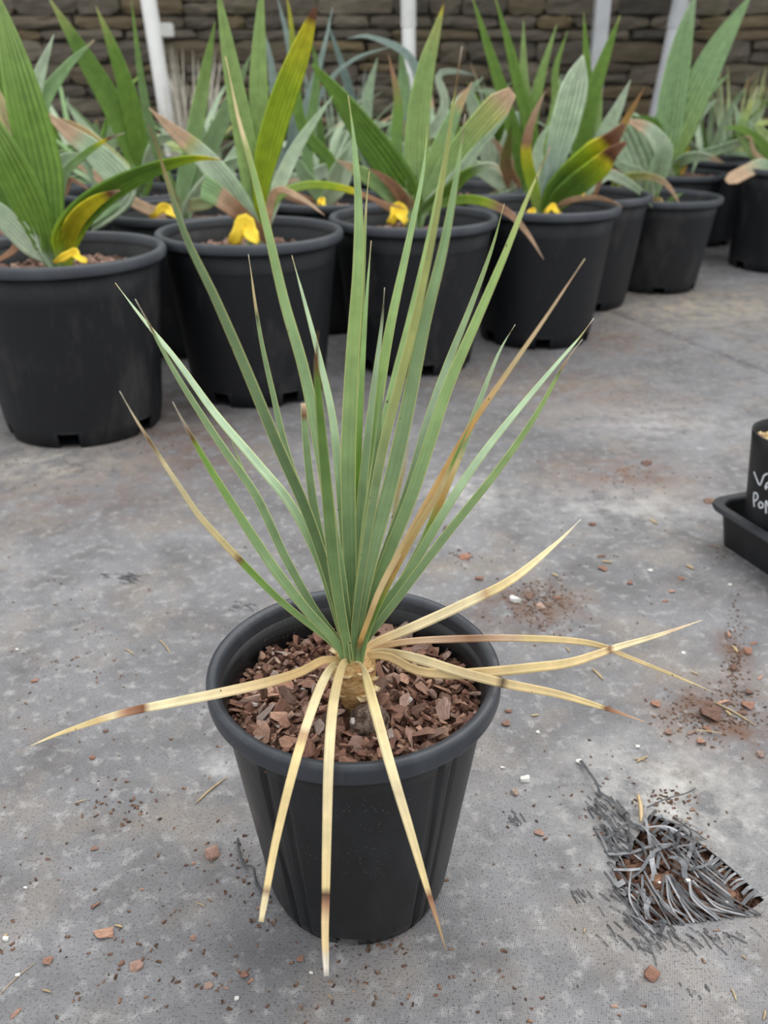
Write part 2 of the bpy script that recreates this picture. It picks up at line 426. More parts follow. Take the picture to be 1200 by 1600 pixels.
# ---- dry stone wall
WALL_Y = 4.95
qs = NT('wall_stone', .9, .15)
rnd = qs.n('ShaderNodeObjectInfo').outputs['Random']
c = qs.ramp(rnd, [(0, lin((90, 86, 80))), (.2, lin((120, 112, 100))), (.4, lin((104, 98, 90))), (.6, lin((126, 112, 88))), (.8, lin((84, 80, 76))), (1, lin((118, 110, 98)))])
g = qs.noise(qs.mapping(qs.pos(), (1, 1, 3)), 14, 5, .65)
c = qs.mix(1.0, c, qs.ramp(g, [(.25, (.62, .62, .62)), (.75, (1.25, 1.23, 1.2))]), 'MULTIPLY')
gm = qs.noise(qs.pos(), 5, 3); c = qs.mix(qs.ramp(gm, [(.58, 0.0), (.75, .5)]), c, lin((86, 88, 58)))
qs.col(c); qs.bump(g, .7, .012); M_STONE = qs.m
M_MORTAR = plain('wall_core', (80, 75, 67), .95, .1, .3, 20)
bm = bmesh.new(); bmesh.ops.create_cube(bm, size=1); bmesh.ops.scale(bm, vec=(10, .3, 2.6), verts=bm.verts)
wall = link('wall_back', bm_mesh('wall_back', bm), M_MORTAR, None, (0, WALL_Y+.19, 1.3)); tag(wall, 'rough coursed stone wall behind the rows of pots', 'wall', kind='structure')
def stone_mesh(seed):
    rs = random.Random(seed); nx, nz = 5, 4; V = []; Fs = []
    for k in range(nz):
        for i in range(nx):
            x = -0.5+i/(nx-1); z = -.5+k/(nz-1)
            ed = (i in (0, nx-1))+(k in (0, nz-1))
            x += rs.uniform(-.035, .035); z += rs.uniform(-.07, .07)
            if ed == 2: x *= .93; z *= .86
            y = -.5 + (.12*ed) + rs.uniform(-.10, .10)
            V.append((x, y, z))
    border = [i for i in range(nx)]+[k*nx+nx-1 for k in range(1, nz)]+[(nz-1)*nx+i for i in range(nx-2, -1, -1)]+[k*nx for k in range(nz-2, 0, -1)]
    for k in range(nz-1):
        for i in range(nx-1): Fs.append((k*nx+i, k*nx+i+1, (k+1)*nx+i+1, (k+1)*nx+i))
    b0 = len(V)
    for i in border: V.append((V[i][0]*1.0, .5, V[i][2]*1.0))
    for i in range(len(border)):
        j = (i+1) % len(border); Fs.append((border[j], border[i], b0+i, b0+j))
    return V, Fs
SV = [stone_mesh(s) for s in range(10)]
SM = []
for v, f in SV:
    m_ = mesh('stone', v, f, smooth=False); m_.materials.append(M_STONE); SM.append(m_)
rs = random.Random(21); rects = []
z = 0.0
while z < 2.5:
    h = rs.choice((.05, .06, .075, .085, .1, .065)); x = -4.5+rs.uniform(-.2, 0)
    while x < 4.5:
        L = rs.uniform(.13, .42) if h > .055 else rs.uniform(.2, .5)
        if h > .08 and rs.random() < .22:
            s_ = h*rs.uniform(.4, .6); rects += [(x, z, L, s_), (x, z+s_, L, h-s_)]
        else: rects.append((x, z, L, h))
        x += L
    z += h
rects.sort(key=lambda r: (max(0, abs(r[0]+r[2]/2)-1.9)/1.2)**2 + (max(0, abs(r[1]-.78)-.30)/.35)**2)
VJ = []; FJ = []
for i, (x, z, L, h) in enumerate(rects):
    k = rs.randrange(10); dep = .07+rs.uniform(-.012, .02); g_ = .007
    sc = (L-g_, dep, max(.02, h-g_*.9)); cx = (x+L/2, WALL_Y+.045-rs.uniform(0, .025), z+h/2); rz = rs.uniform(-.02, .02)
    if i < 295:
        o = link('stone', SM[k], None, wall); o.location = Vector(cx)-wall.location; o.scale = sc; o.rotation_euler = (rs.uniform(-.08, .08), rz, rs.uniform(-.05, .05))
    else:
        b0 = len(VJ); v, f = SV[k]
        VJ += [(a_*sc[0]+cx[0], b_*sc[1]+cx[1]-wall.location.y, c_*sc[2]+cx[2]-wall.location.z) for a_, b_, c_ in v]; FJ += [tuple(b0+t for t in ff) for ff in f]
o = link('outer_stones', mesh('outer_stones', VJ, FJ, False), M_STONE, wall); tag(o, kind='stuff')
# ---- white posts in front of the wall
M_POST = plain('white_post_paint', (240, 240, 238), .5, .4, .07, 12)
M_POSTG = plain('grey_post_paint', (196, 198, 202), .5, .4, .08, 12)
def post(px0, py0, px1, py1, wpx, label, mat, square=False, coupling=None, bracket=None):
    Y = WALL_Y-.16
    A = atY(px0, py0, Y); B = atY(px1, py1, Y); dr = (A-B).normalized()
    foot = B-dr*(B.z/dr.z); r = wpx*.5*depth(A)/F_PX
    root = empty('support_post', foot); tag(root, label, 'post')
    N = 4 if square else 20; V = []; Fs = []; H = 2.4/dr.z; LV = [0, .02, H]
    for s in LV:
        for i in range(N):
            a_ = 2*math.pi*(i+.5)/N; rr = r*(1.35 if square else 1)
            V.append(dr*s+Vector((rr*math.cos(a_), rr*math.sin(a_), 0)))
    for j in range(len(LV)-1):
        for i in range(N): Fs.append((j*N+i, j*N+(i+1) % N, (j+1)*N+(i+1) % N, (j+1)*N+i))
    Fs.append(tuple((len(LV)-1)*N+i for i in range(N)))
    link('shaft', mesh('shaft', V, Fs, not square), mat, root)
    if coupling:
        C = atY(*coupling, Y)-foot; s0 = C.dot(dr)
        bm = bmesh.new(); bmesh.ops.create_cone(bm, cap_ends=True, segments=20, radius1=r*1.1, radius2=r*1.1, depth=.12)
        o_ = link('coupling', bm_mesh('coupling', bm), mat, root, dr*s0)
        o_.rotation_euler = dr.to_track_quat('Z', 'Y').to_euler()
    if bracket:
        C = atY(*bracket, Y)-foot
        bm = bmesh.new(); bmesh.ops.create_cube(bm, size=1); bmesh.ops.scale(bm, vec=(.085, .03, .06), verts=bm.verts)
        bmesh.ops.bevel(bm, geom=bm.edges[:], offset=.005, segments=2, affect='EDGES')
        link('bracket', bm_mesh('bracket', bm), M_WHITE, root, C)
    return root
# unseen slab added above the frame to shade the right of the wall
V = [(x, y, z_) for z_ in (2.38, 2.41) for x, y in ((.1, 4.0), (4.5, 4.0), (4.5, 5.2), (.1, 5.2))]
shade_slab = link('added_shade_slab', mesh('added_shade_slab', V, [(3, 2, 1, 0), (4, 5, 6, 7), (0, 1, 5, 4), (1, 2, 6, 5), (2, 3, 7, 6), (3, 0, 4, 7)], False), M_POSTG); tag(shade_slab, 'unseen slab added to shade the right part of the stone wall', 'shade_slab', kind='structure')
post(232, 0, 259, 170, 25, 'leaning white post with a small white bracket at its right', M_POST, bracket=(258, 47))
post(638, 0, 640, 150, 22, 'upright white pipe post behind the tall yellow-tipped leaf', M_POST, coupling=(638, 20))
post(942, 0, 929, 140, 23, 'grey-white post left of the two near the right edge', M_POSTG, square=True)
post(1064, 0, 1036, 130, 24, 'rightmost pale post with a pipe coupling near the top', M_POSTG, coupling=(1058, 22))
# ==================================================================== MAIN POT
PC = Vector((-.0254, .603, 0)); MR, MH, MB = .125, .2505, .084
pot = empty('plant_pot', PC); tag(pot, 'sharp black plastic pot in the foreground holding the spiky plant', 'pot')
def wall_r(z): return MB+(.1135-MB)*min(1, z/.226)
NA = 240
GROOVE = [R(x) for x in (-170, -128, -52, -10, 32, 74, 106, 148)]
def main_mod(a, z, j):
    if j > 12 or not (.012 < z < .212): return 0
    m = min(abs((a-g+math.pi) % (2*math.pi)-math.pi) for g in GROOVE)
    g2 = min(abs((a-g-R(9)+math.pi) % (2*math.pi)-math.pi) for g in GROOVE)
    return (-.0045 if m < R(1.6) else 0) + (-.002 if g2 < R(.8) else 0)
op = [(wall_r(z), z) for z in (0, .014, .0145, .06, .11, .16, .195, .2085, .209, .2255)]
op[0] = (MB-.003, 0)
op += [(.1150, .2265), (.1155, .236)]
ip = [(.1125, .236), (.1116, .228), (.1098, .2262), (.1092, .216), (.0985, .12), (MB-.0015, .0145), (MB-.005, 0)]
body = link('body', ring_body('body', op+ip, NA, main_mod, ([R(-95), R(-25), R(40), R(115), R(180)], R(7), 1)), M_POT, pot)
rimp = [(.1152, .2325), (.1228, .2325), (.1243, .2335), (.1250, .2360), (.1250, .2455), (.1243, .2485), (.1225, .2503), (.1205, .2507), (.1172, .2498), (.1150, .2478), (.1138, .2440), (.1130, .2365), (.1128, .2325)]
link('rim', ring_body('rim', rimp, 160), M_RIM, pot)
link('pot_floor', disk('pot_floor', MB-.004, .010), M_POT, pot)
# cobweb threads and crumbs on the pot side are part of its dusty skin
MZ = .2135
def mulch_h(x, y):
    r = math.hypot(x, y); h = MZ+.010*noise.noise((x*22, y*22, 3))+.006*noise.noise((x*60, y*60, 9))
    h -= .010*math.exp(-((x-.005)**2+(y+.035)**2)/.0007)
    h += .006*math.exp(-((x+.04)**2+(y+.02)**2)/.002)
    return h
mul = empty('bark_mulch', PC); tag(mul, 'coarse reddish-brown bark mulch filling the foreground pot', 'mulch')
dk = disk('mulch_bed', .1088, 0, 64)
for v in dk.vertices: v.co.z = mulch_h(v.co.x, v.co.y)-.006
dkx = link('mulch_bed', dk, M_CRUMB, mul)
rs = random.Random(5); P_ = []
for i in range(1500):
    r = .1078*math.sqrt(rs.random()); a = rs.uniform(0, 6.283); x, y = r*math.cos(a), r*math.sin(a)
    P_.append((x, y, mulch_h(x, y)-.003+rs.uniform(-.001, .003)))
o = link('bark_crumbs', scatter_mesh('bark_crumbs', P_, .0012, .0042, 11, .45, .7, 2.0), M_CRUMB, mul); tag(o, kind='stuff')
placed = []
for i in range(300):
    for tr in range(30):
        r = .1045*math.sqrt(rs.random()); a = rs.uniform(0, 6.283); x, y = r*math.cos(a), r*math.sin(a)
        if math.hypot(x+.002, y) < .021 or math.hypot(x-.016, y+.036) < .016: continue
        if all((x-u)**2+(y-w)**2 > .0072**2 for u, w in placed[-290:]): break
    placed.append((x, y))
    sc = rs.uniform(.65, 1.2)
    if y > .02 and x < .02: sc *= .75
    o = link('bark_chip', CHIPS[rs.randrange(12)], None, mul, (x, y, mulch_h(x, y)+rs.uniform(-.0005, .0035)))
    o.scale = (sc,)*3; o.rotation_euler = (rs.gauss(0, .55), rs.gauss(0, .5), rs.uniform(0, 6.28))
# a few pale bits among the bark
for (px, py, s) in ((398, 1100, .006), (436, 1135, .005), (366, 1163, .004), (553, 1127, .007), (640, 1093, .006), (474, 1076, .005)):
    P = atZ(px, py, MZ+.006)
    o = link('pebble', CHIPS[10], None, mul, P-PC); o.scale = (s/.011,)*3; o.rotation_euler = (.3, .2, px)
    me2 = o.data.copy(); me2.materials.clear(); me2.materials.append(plain('pebble%d' % px, (186, 178, 174), .8, .2, .15)); o.data = me2

# ==================================================================== SPIKY PLANT
PL = Vector((PC.x+.000, .603, .2110))
yucca = empty('spiky_plant', PL); tag(yucca, 'spiky yucca-like plant with stiff narrow green leaves and drooping straw-coloured dead leaves', 'plant')
PX0 = 552
def yprof(v):
    base = .62+.38*min(1, v/.42)**.8
    return base*max(0.0, 1-v**2.6)**.85*(1 if v < .93 else max(.25, 1-(v-.93)*9))
GZ = lambda tip=.95: [(0, 'y'), (.05, 'd'), (.18, 'g'), (.6, 'g'), (tip, 'G'), (min(1, tip+.03), 'b'), (1, 'w')]
LEAVES = [
 # tip -> base pixels, tip offset in depth, width px, zones, roll
 ([(180, 442), (222, 497), (275, 562), (335, 645), (400, 722), (455, 790), (500, 880), (532, 985)], .10, 17, [(0, 'g'), (.3, 'g'), (.5, 'l'), (.97, 'l'), (1, 's')], 10),
 ([(211, 467), (232, 505), (278, 590), (345, 695), (400, 775), (445, 870), (490, 950), (530, 1005)], .0, 16, [(0, 'y'), (.06, 'd'), (.3, 'g'), (.91, 'g'), (.93, 'b'), (1, 'w')], 15),
 ([(270, 628), (288, 662), (330, 735), (380, 815), (430, 890), (478, 952), (528, 1008)], -.07, 19, [(0, 'y'), (.06, 'd'), (.5, 'g'), (.86, 'p'), (.89, 'b'), (1, 'w')], 0),
 ([(187, 611), (212, 655), (255, 722), (300, 790), (318, 814), (370, 870), (440, 940), (526, 1012)], -.05, 13, [(0, 'y'), (.08, 'g'), (.46, 'p'), (.475, 'b'), (.49, 'Y'), (.8, 'S'), (.86, 'b'), (.9, 'n'), (1, 'w')], 0),
 ([(231, 195), (253, 255), (290, 368), (335, 462), (383, 572), (432, 690), (480, 800), (515, 905), (538, 1000)], -.10, 23, [(0, 'y'), (.06, 'd'), (.4, 'd'), (.7, 'g'), (.9, 'g'), (.94, 't'), (1, 'b')], -20),
 ([(352, 88), (362, 135), (373, 188), (394, 262), (418, 360), (445, 475), (475, 580), (497, 690), (520, 830), (540, 990)], -.03, 23, [(0, 'y'), (.06, 'd'), (.3, 'g'), (.6, 'g'), (.885, 'G'), (.89, 't'), (.9, 'S'), (1, 's')], 10),
 ([(388, 397), (393, 430), (399, 475), (410, 540), (428, 620), (447, 700), (475, 785), (510, 880), (535, 980)], .06, 14, [(0, 'g'), (.3, 'd'), (.6, 'g'), (.85, 'g'), (.87, 'k'), (.89, 's'), (.97, 's'), (1, 'w')], -25),
 ([(456, 399), (478, 480), (500, 565), (518, 645), (527, 720), (535, 810), (541, 900), (545, 985)], .08, 17, [(0, 'g'), (.4, 'g'), (.6, 'l'), (.95, 'l'), (1, 's')], 20),
 ([(474, 630), (478, 690), (487, 770), (502, 850), (522, 930), (540, 1000)], .05, 15, [(0, 'y'), (.1, 'd'), (.5, 'g'), (.93, 'g'), (.95, 'b'), (1, 'n')], 10),
 ([(497, 518), (495, 580), (503, 680), (513, 790), (521, 880), (533, 960), (543, 1012)], -.17, 23, [(0, 'y'), (.06, 'd'), (.4, 'd'), (.88, 'P'), (.92, 'b'), (1, 'b')], 0),
 ([(544, 149), (553, 220), (560, 320), (559, 430), (550, 570), (544, 720), (546, 860), (549, 1000)], .02, 28, [(0, 'y'), (.06, 'd'), (.3, 'g'), (.7, 'G'), (.95, 'c'), (.98, 'y'), (1, 's')], 0),
 ([(577, 268), (572, 325), (567, 430), (562, 560), (558, 700), (553, 850), (550, 990)], .08, 15, [(0, 'g'), (.5, 'p'), (.9, 'G'), (.93, 's'), (.96, 'y'), (1, 's')], -10),
 ([(580, 376), (574, 450), (568, 540), (562, 650), (556, 800), (551, 985)], .05, 14, [(0, 'g'), (.5, 'p'), (.94, 'c'), (1, 's')], 10),
 ([(601, 449), (596, 510), (586, 590), (574, 690), (563, 810), (553, 990)], .04, 17, [(0, 'g'), (.5, 'g'), (.9, 'l'), (.95, 'k'), (1, 'w')], 0),
 ([(668, 198), (660, 275), (636, 390), (609, 515), (590, 630), (574, 750), (562, 880), (552, 995)], .06, 21, [(0, 'y'), (.06, 'd'), (.3, 'g'), (.6, 'G'), (.95, 'c'), (.985, 'y'), (1, 'b')], -10),
 ([(722, 72), (716, 110), (703, 200), (683, 330), (655, 470), (626, 590), (598, 700), (578, 810), (560, 930), (553, 1000)], -.06, 18, [(0, 'y'), (.06, 'd'), (.35, 'g'), (.6, 'y'), (.93, 'y'), (.945, 'h'), (.955, 'b'), (.98, 'm'), (1, 'w')], 12),
 ([(708, 170), (692, 260), (668, 380), (640, 500), (612, 610), (588, 720), (570, 830), (556, 980)], .0, 15, [(0, 'd'), (.4, 'g'), (.95, 'G'), (1, 'y')], -25),
 ([(727, 178), (714, 270), (692, 390), (662, 510), (636, 640), (610, 755), (578, 880), (558, 985)], -.05, 28, [(0, 'y'), (.05, 'd'), (.3, 'g'), (.7, 'g'), (.95, 'c'), (.965, 'y'), (.97, 'b'), (1, 'w')], 8),
 ([(788, 318), (768, 390), (735, 480), (697, 575), (668, 660), (640, 760), (600, 870), (566, 980)], .08, 17, [(0, 'g'), (.4, 'g'), (.6, 'l'), (.96, 'G'), (1, 's')], 0),
 ([(860, 230), (826, 305), (788, 400), (745, 500), (702, 600), (672, 690), (640, 785), (598, 890), (562, 995)], .0, 23, [(0, 'y'), (.06, 'd'), (.4, 'g'), (.8, 'G'), (.95, 'y'), (.97, 'b'), (1, 'm')], -10),
 ([(805, 507), (780, 550), (752, 620), (722, 700), (695, 765), (660, 850), (615, 930), (570, 1000)], .10, 16, [(0, 'g'), (.38, 'g'), (.42, 'p'), (.5, 'o'), (.62, 'Y'), (.66, 'g'), (.96, 'l'), (.98, 'b'), (1, 'w')], 15),
 ([(914, 404), (890, 440), (850, 500), (793, 582), (738, 662), (690, 745), (643, 830), (598, 912), (575, 970), (560, 1015)], -.08, 13, [(0, 'p'), (.06, 'd'), (.085, 'k'), (.1, 'o'), (.25, 's'), (.45, 't'), (.65, 'o'), (.8, 's'), (.97, 'n'), (1, 'S')], 0),
 ([(740, 650), (708, 722), (680, 780), (650, 830), (610, 905), (575, 985)], -.06, 13, [(0, 'g'), (.3, 'p'), (.42, 'o'), (.8, 'Y'), (.85, 'p'), (1, 'g')], 0),
 ([(928, 497), (905, 528), (872, 566), (803, 648), (745, 722), (692, 803), (640, 892), (592, 955), (558, 1012)], .05, 16, [(0, 'y'), (.06, 'd'), (.4, 'g'), (.6, 'l'), (.93, 'l'), (.95, 'y'), (.97, 'm'), (1, 'w')], 0),
 ([(910, 530), (882, 568), (835, 652), (775, 738), (695, 838), (625, 930), (566, 1010)], .0, 16, [(0, 'y'), (.06, 'd'), (.4, 'g'), (.9, 'G'), (.915, 'k'), (.93, 'm'), (1, 'w')], 10),
 ([(641, 682), (633, 725), (622, 770), (612, 830), (590, 910), (562, 985)], .06, 12, [(0, 'g'), (.5, 'G'), (.52, 'Y'), (.7, 'S'), (.8, 's'), (1, 'w')], 0),
 ([(362, 690), (385, 745), (420, 812), (455, 885), (495, 955), (532, 1003)], .05, 12, [(0, 'g'), (.5, 'd'), (.8, 'g'), (1, 'p')], -20),
 ([(600, 590), (590, 690), (578, 790), (565, 890), (552, 990)], -.03, 17, [(0, 'd'), (.4, 'd'), (1, 'g')], 10),
 ([(520, 800), (530, 860), (538, 930), (545, 1005)], -.03, 16, [(0, 'y'), (.2, 'd'), (1, 'g')], -10),
]
for i, (pp, dY, wpx, zn, rl) in enumerate(LEAVES):
    pp = pp[::-1]; L = [0]
    for a, b in zip(pp, pp[1:]): L.append(L[-1]+math.hypot(a[0]-b[0], a[1]-b[1]))
    y0 = PL.y+max(-.013, min(.013, dY*.2))
    pts = [atY(x, y, y0+(PL.y+dY-y0)*(l/L[-1])**1.15) for (x, y), l in zip(pp, L)]
    pts = [Vector((PL.x+(.006 if pp[1][0] > PX0 else -.006)*.6, y0, .246))] + pts
    wm = wpx*depth(pts[len(pts)//2])/F_PX
    cut = (i == 8)
    pr = (lambda v: (1.0 if v > .1 else .85)*(1-.45*v**3)) if cut else yprof
    blade('leaf', [p-PL for p in pts], wm, pr, zone(zn), M_YUCCA if i not in (21,) else M_DRY, yucca, (R(rl), R(rl*.6)), 44, 5, .3, 0, .0014, nhint=None if False else None, origin=None) if False else None
    o = blade('leaf', pts, wm, pr, zone(zn, (1.0, .80, 1.12, .92, .74, 1.05, .86)[i % 7]), M_DRY if i in (21,) else M_YUCCA, yucca, (R(rl*1.5), R(rl*.8)), 44, 5, .34, 0, .0014, origin=PL)  # per-leaf factor paints uneven light and shade into the leaf colours
DEAD = [
 ([(48, 1165, -.062), (105, 1142, -.062), (190, 1115, -.060), (270, 1098, -.058), (345, 1083, -.054), (420, 1066, -.040), (470, 1050, -.025), (505, 1032, -.014), (532, 1033, -.010)], 17, [(0, 't'), (.2, 't'), (.5, 'S'), (.62, 'S'), (.635, 'b'), (.70, 'm'), (.72, 'S'), (.78, 't'), (.8, 'Y'), (.93, 'Y'), (.94, 'S'), (1, 'S')]),
 ([(408, 1440, -.190), (414, 1405, -.182), (432, 1310, -.158), (458, 1205, -.132), (482, 1125, -.093), (505, 1065, -.05), (522, 1040, -.016), (538, 1040, -.012)], 17, [(0, 'Y'), (.15, 'S'), (.43, 'S'), (.46, 'm'), (.5, 'Y'), (.9, 'Y'), (.905, 'b'), (.92, 'S'), (1, 'S')]),
 ([(510, 1525, -.205), (508, 1460, -.190), (509, 1400, -.178), (511, 1300, -.157), (514, 1190, -.130), (521, 1100, -.082), (534, 1042, -.028), (542, 1034, -.014)], 18, [(0, 'Y'), (.2, 's'), (.45, 'S'), (.78, 'Y'), (.79, 'k'), (.82, 'm'), (.86, 's'), (.94, 's'), (.96, 'w'), (1, 'w')]),
 ([(697, 1485, -.195), (683, 1438, -.187), (668, 1390, -.178), (640, 1295, -.157), (610, 1195, -.131), (588, 1115, -.09), (568, 1045, -.03), (556, 1036, -.014)], 18, [(0, 'S'), (.2, 'Y'), (.55, 'S'), (.56, 'b'), (.57, 'S'), (.82, 'Y'), (.83, 'b'), (.86, 'm'), (1, 't')]),
 ([(908, 811, .20), (868, 850, .18), (800, 905, .11), (722, 945, .070), (640, 982, .035), (590, 1003, .02), (566, 1020, .008)], 17, [(0, 't'), (.2, 'S'), (.45, 'S'), (.47, 'm'), (.49, 'Y'), (.9, 'S'), (1, 'w')]),
 ([(1118, 1083, .03), (1060, 1058, .045), (985, 1028, .055), (935, 1008, .045), (880, 1000, .035), (800, 997, .026), (720, 998, .020), (640, 1002, .015), (590, 1012, .015), (566, 1026, .005)], 12, [(0, 't'), (.2, 'n'), (.3, 'm'), (.4, 'n'), (.45, 'Y'), (.75, 's'), (.95, 'Y'), (1, 'w')]),
 ([(1097, 969, .10), (1030, 992, .075), (965, 1011, .05), (895, 1034, .005), (830, 1043, -.012), (760, 1050, -.020), (700, 1053, -.019), (650, 1047, -.014), (608, 1026, -.006), (580, 1024, -.005), (562, 1030, -.003)], 17, [(0, 't'), (.3, 's'), (.42, 'Y'), (.6, 's'), (.67, 's'), (.68, 'b'), (.7, 'S'), (.85, 'S'), (.9, 'n'), (1, 'S')]),
 ([(1008, 1128, -.05), (950, 1108, -.046), (870, 1084, -.042), (790, 1068, -.036), (720, 1050, -.022), (650, 1028, -.008), (600, 1019, .006), (566, 1026, .004)], 17, [(0, 'S'), (.2, 'S'), (.5, 's'), (.52, 'k'), (.545, 's'), (.85, 'Y'), (.86, 'b'), (.9, 'm'), (1, 'n')]),
]
def dprof(v): return (.75+.25*min(1, v/.25))*max(0.06, 1-v**3.2)**.9
def bluntd(v): return (.72+.28*min(1, v/.25))*(1-.45*v**2)*(1 if v < .97 else .85)
for di, (pp, wpx, zn) in enumerate(DEAD):
    pts = [atY(x, y, PL.y+d_) for x, y, d_ in pp[::-1]]
    st = Vector((PL.x+(pts[0].x-PL.x)*.5, PL.y+(pts[0].y-PL.y)*.5, pts[0].z-.006))
    wm = wpx*depth(pts[len(pts)//2])/F_PX
    blade('dry_leaf', [st]+pts, wm, bluntd if di in (1, 2) else dprof, zone(zn), M_DRY, yucca, (R(20), R(5)), 44, 5, .35, 0, .0010, origin=PL)
# leaf stubs and stem
def stem_mod(a, z, j): return .0018*noise.noise((math.cos(a)*3, math.sin(a)*3, z*120))
q = NT('stem_bark', .85, .2); gz = q.noise(q.mapping(q.pos(), (1, 1, 3)), 90, 4)
q.col(q.ramp(gz, [(.25, lin((120, 84, 48))), (.45, lin((186, 148, 96))), (.6, lin((214, 182, 130))), (.8, lin((150, 112, 66)))])); q.bump(gz, .6, .002); M_STEM = q.m
prof = [(.010, -.006), (.013, .004), (.0155, .014), (.0175, .024), (.0185, .034), (.0175, .042), (.014, .050), (.010, .058), (.004, .062)]
V = []; Fs = []; N = 28
for j, (r, z) in enumerate(prof):
    for i in range(N):
        a = 2*math.pi*i/N; rr = r+stem_mod(a, z, j); V.append((rr*math.cos(a), rr*math.sin(a), z))
for j in range(len(prof)-1):
    for i in range(N): Fs.append((j*N+i, j*N+(i+1) % N, (j+1)*N+(i+1) % N, (j+1)*N+i))
Fs.append(tuple((len(prof)-1)*N+i for i in range(N)))
stem_o = o = link('stem', mesh('stem', V, Fs), M_STEM, yucca); o['label'] = 'cream swollen stem base with cut leaf stubs'
rs = random.Random(3)
for k in range(14):
    a = rs.uniform(-math.pi, 0) if k < 10 else rs.uniform(0, math.pi); z = rs.uniform(.016, .046)
    p0 = Vector((.016*math.cos(a), .016*math.sin(a), z)); dr = Vector((math.cos(a), math.sin(a), rs.uniform(-.2, .5)))
    blade('leaf_stub', [p0+PL, p0+PL+dr*.004, p0+PL+dr*.008], rs.uniform(.007, .012), lambda v: 1-.35*v, zone([(0, 't'), (.6, 'S'), (1, 'b')]), M_DRY, stem_o, (0, 0), 4, 5, .3, 0, .0012, nhint=Vector((0, 0, 1)), origin=PL)
# dark papery bulb beside the stem
q = NT('bulb_bark', .9, .15); gz = q.noise(q.mapping(q.pos(), (1, 1, 1)), 160, 5, .7)
q.col(q.ramp(gz, [(.3, lin((44, 36, 32))), (.5, lin((104, 88, 78))), (.62, lin((150, 134, 122))), (.75, lin((70, 56, 48)))])); q.bump(gz, 1, .003); M_BULB = q.m
bm = bmesh.new(); bmesh.ops.create_icosphere(bm, subdivisions=4, radius=.0165)
for v in bm.verts: v.co *= 1+.10*noise.noise(v.co*130)+.08*noise.noise(v.co*330)
o = link('root_bulb', bm_mesh('root_bulb', bm, True), M_BULB, yucca, Vector((.013, -.029, .001))); o['label'] = 'grey papery bulb at the foot of the stem'
# ==================================================================== BACKGROUND POTS
def make_pot_meshes(R_, rb, h, lip=.019):
    t = .004; wr = R_-.014
    op = [(rb-.004, 0), (rb+(wr-rb)*.09, h*.09), (rb+(wr-rb)*.1, h*.1), (rb+(wr-rb)*.5, h*.5), (rb+(wr-rb)*.8, h*.8), (wr, h-lip)]
    ip = [(wr-t, h-lip), (wr-t-.003, h*.8), (rb+(wr-rb)*.5-t, h*.5), (rb+(wr-rb)*.09-t, h*.09), (rb-.004-t, 0)]
    hol = [R(-90+x) for x in (0, 60, 120, 180, 240, 300)]
    b = ring_body('body', op+ip, 96, None, (hol, R(8), 1)); b.materials.append(M_BPOT)
    rp = [(wr-t, h-lip-.004), (R_-.005, h-lip-.004), (R_-.0015, h-lip-.001), (R_, h-lip+.004), (R_, h-.006), (R_-.003, h-.001), (R_-.006, h), (R_-.015, h-.001), (R_-.0175, h-.004), (R_-.019, h-lip)]
    r = ring_body('rim', rp, 96); r.materials.append(M_BRIM)
    f = disk('pot_floor', rb-.006, .008, 32); f.materials.append(M_BPOT)
    return b, r, f
_cache = {}
def bg_pot(X, Y, R_, rb, h, label, hole=0, soil_drop=.075, mulch_label=None, group=None):
    key = (R_, rb, h)
    if key not in _cache: _cache[key] = make_pot_meshes(*key)
    b, r, f = _cache[key]
    root = empty('nursery_pot', (X, Y, 0)); root.rotation_euler.z = R(hole); tag(root, label, 'pot', group)
    link('body', b, None, root); link('rim', r, None, root); link('pot_floor', f, None, root)
    rr = R_-.014-.004-(R_-.014-rb)*(soil_drop/h)-.004; z0 = h-soil_drop
    me = disk('mulch', rr, 0, 48, .012, X*10)
    rs = random.Random(int(X*1000)+7); P_ = []
    for i in range(420):
        q_ = rr*.97*math.sqrt(rs.random()); a = rs.uniform(0, 6.283); P_.append((q_*math.cos(a), q_*math.sin(a), rs.uniform(.002, .010)))
    m2 = scatter_mesh('mulch', P_, .004, .011, int(Y*999), .5, .6, 1.8)
    bm = bmesh.new(); bm.from_mesh(me); bm.from_mesh(m2); me3 = bm_mesh('mulch', bm)
    o = link('pot_mulch', me3, M_MULCH_FAR, None, (X, Y, z0)); tag(o, mulch_label or ('coarse pale bark mulch inside the '+label), 'mulch', group and group+' mulch', kind='stuff')
    return Vector((X, Y, z0))
POTS = {}
def P(k, px, Yc, R_, rb, h, label, mlabel, hole=0, drop=.06):
    zc = h; d_ = Yc*math.cos(PITCH)+(CAM_H-zc)*math.sin(PITCH); X = (px-600)*d_/F_PX
    POTS[k] = bg_pot(X, Yc, R_, rb, h, label, hole, drop, mlabel)
P('A', 92, 1.835, .214, .165, .378, 'large black nursery pot at the left edge, nearest of the back row', 'bark mulch in the large pot at the left edge', 5, .060)
P('B', 390, 2.070, .214, .160, .378, 'black nursery pot second from left in the back row', 'bark mulch in the second pot from left in the back row', 34, .060)
P('C', 646, 2.300, .214, .160, .376, 'black nursery pot directly behind the spiky plant', 'bark mulch in the pot directly behind the spiky plant', 12, .060)
P('D', 850, 2.545, .212, .160, .374, 'black nursery pot right of the spiky plant with a tan leaf hanging over its side', 'bark mulch in the pot right of the spiky plant', 0, .060)
P('E', 919, 2.965, .204, .155, .352, 'black nursery pot half hidden behind the pot with the hanging tan leaf', 'mulch in the half hidden pot on the right', 10, .060)
P('F', 1037, 3.200, .200, .150, .316, 'shorter black nursery pot with a bent yellow leaf over its rim', 'mulch with a tiny weed in the shorter pot', -6, .060)
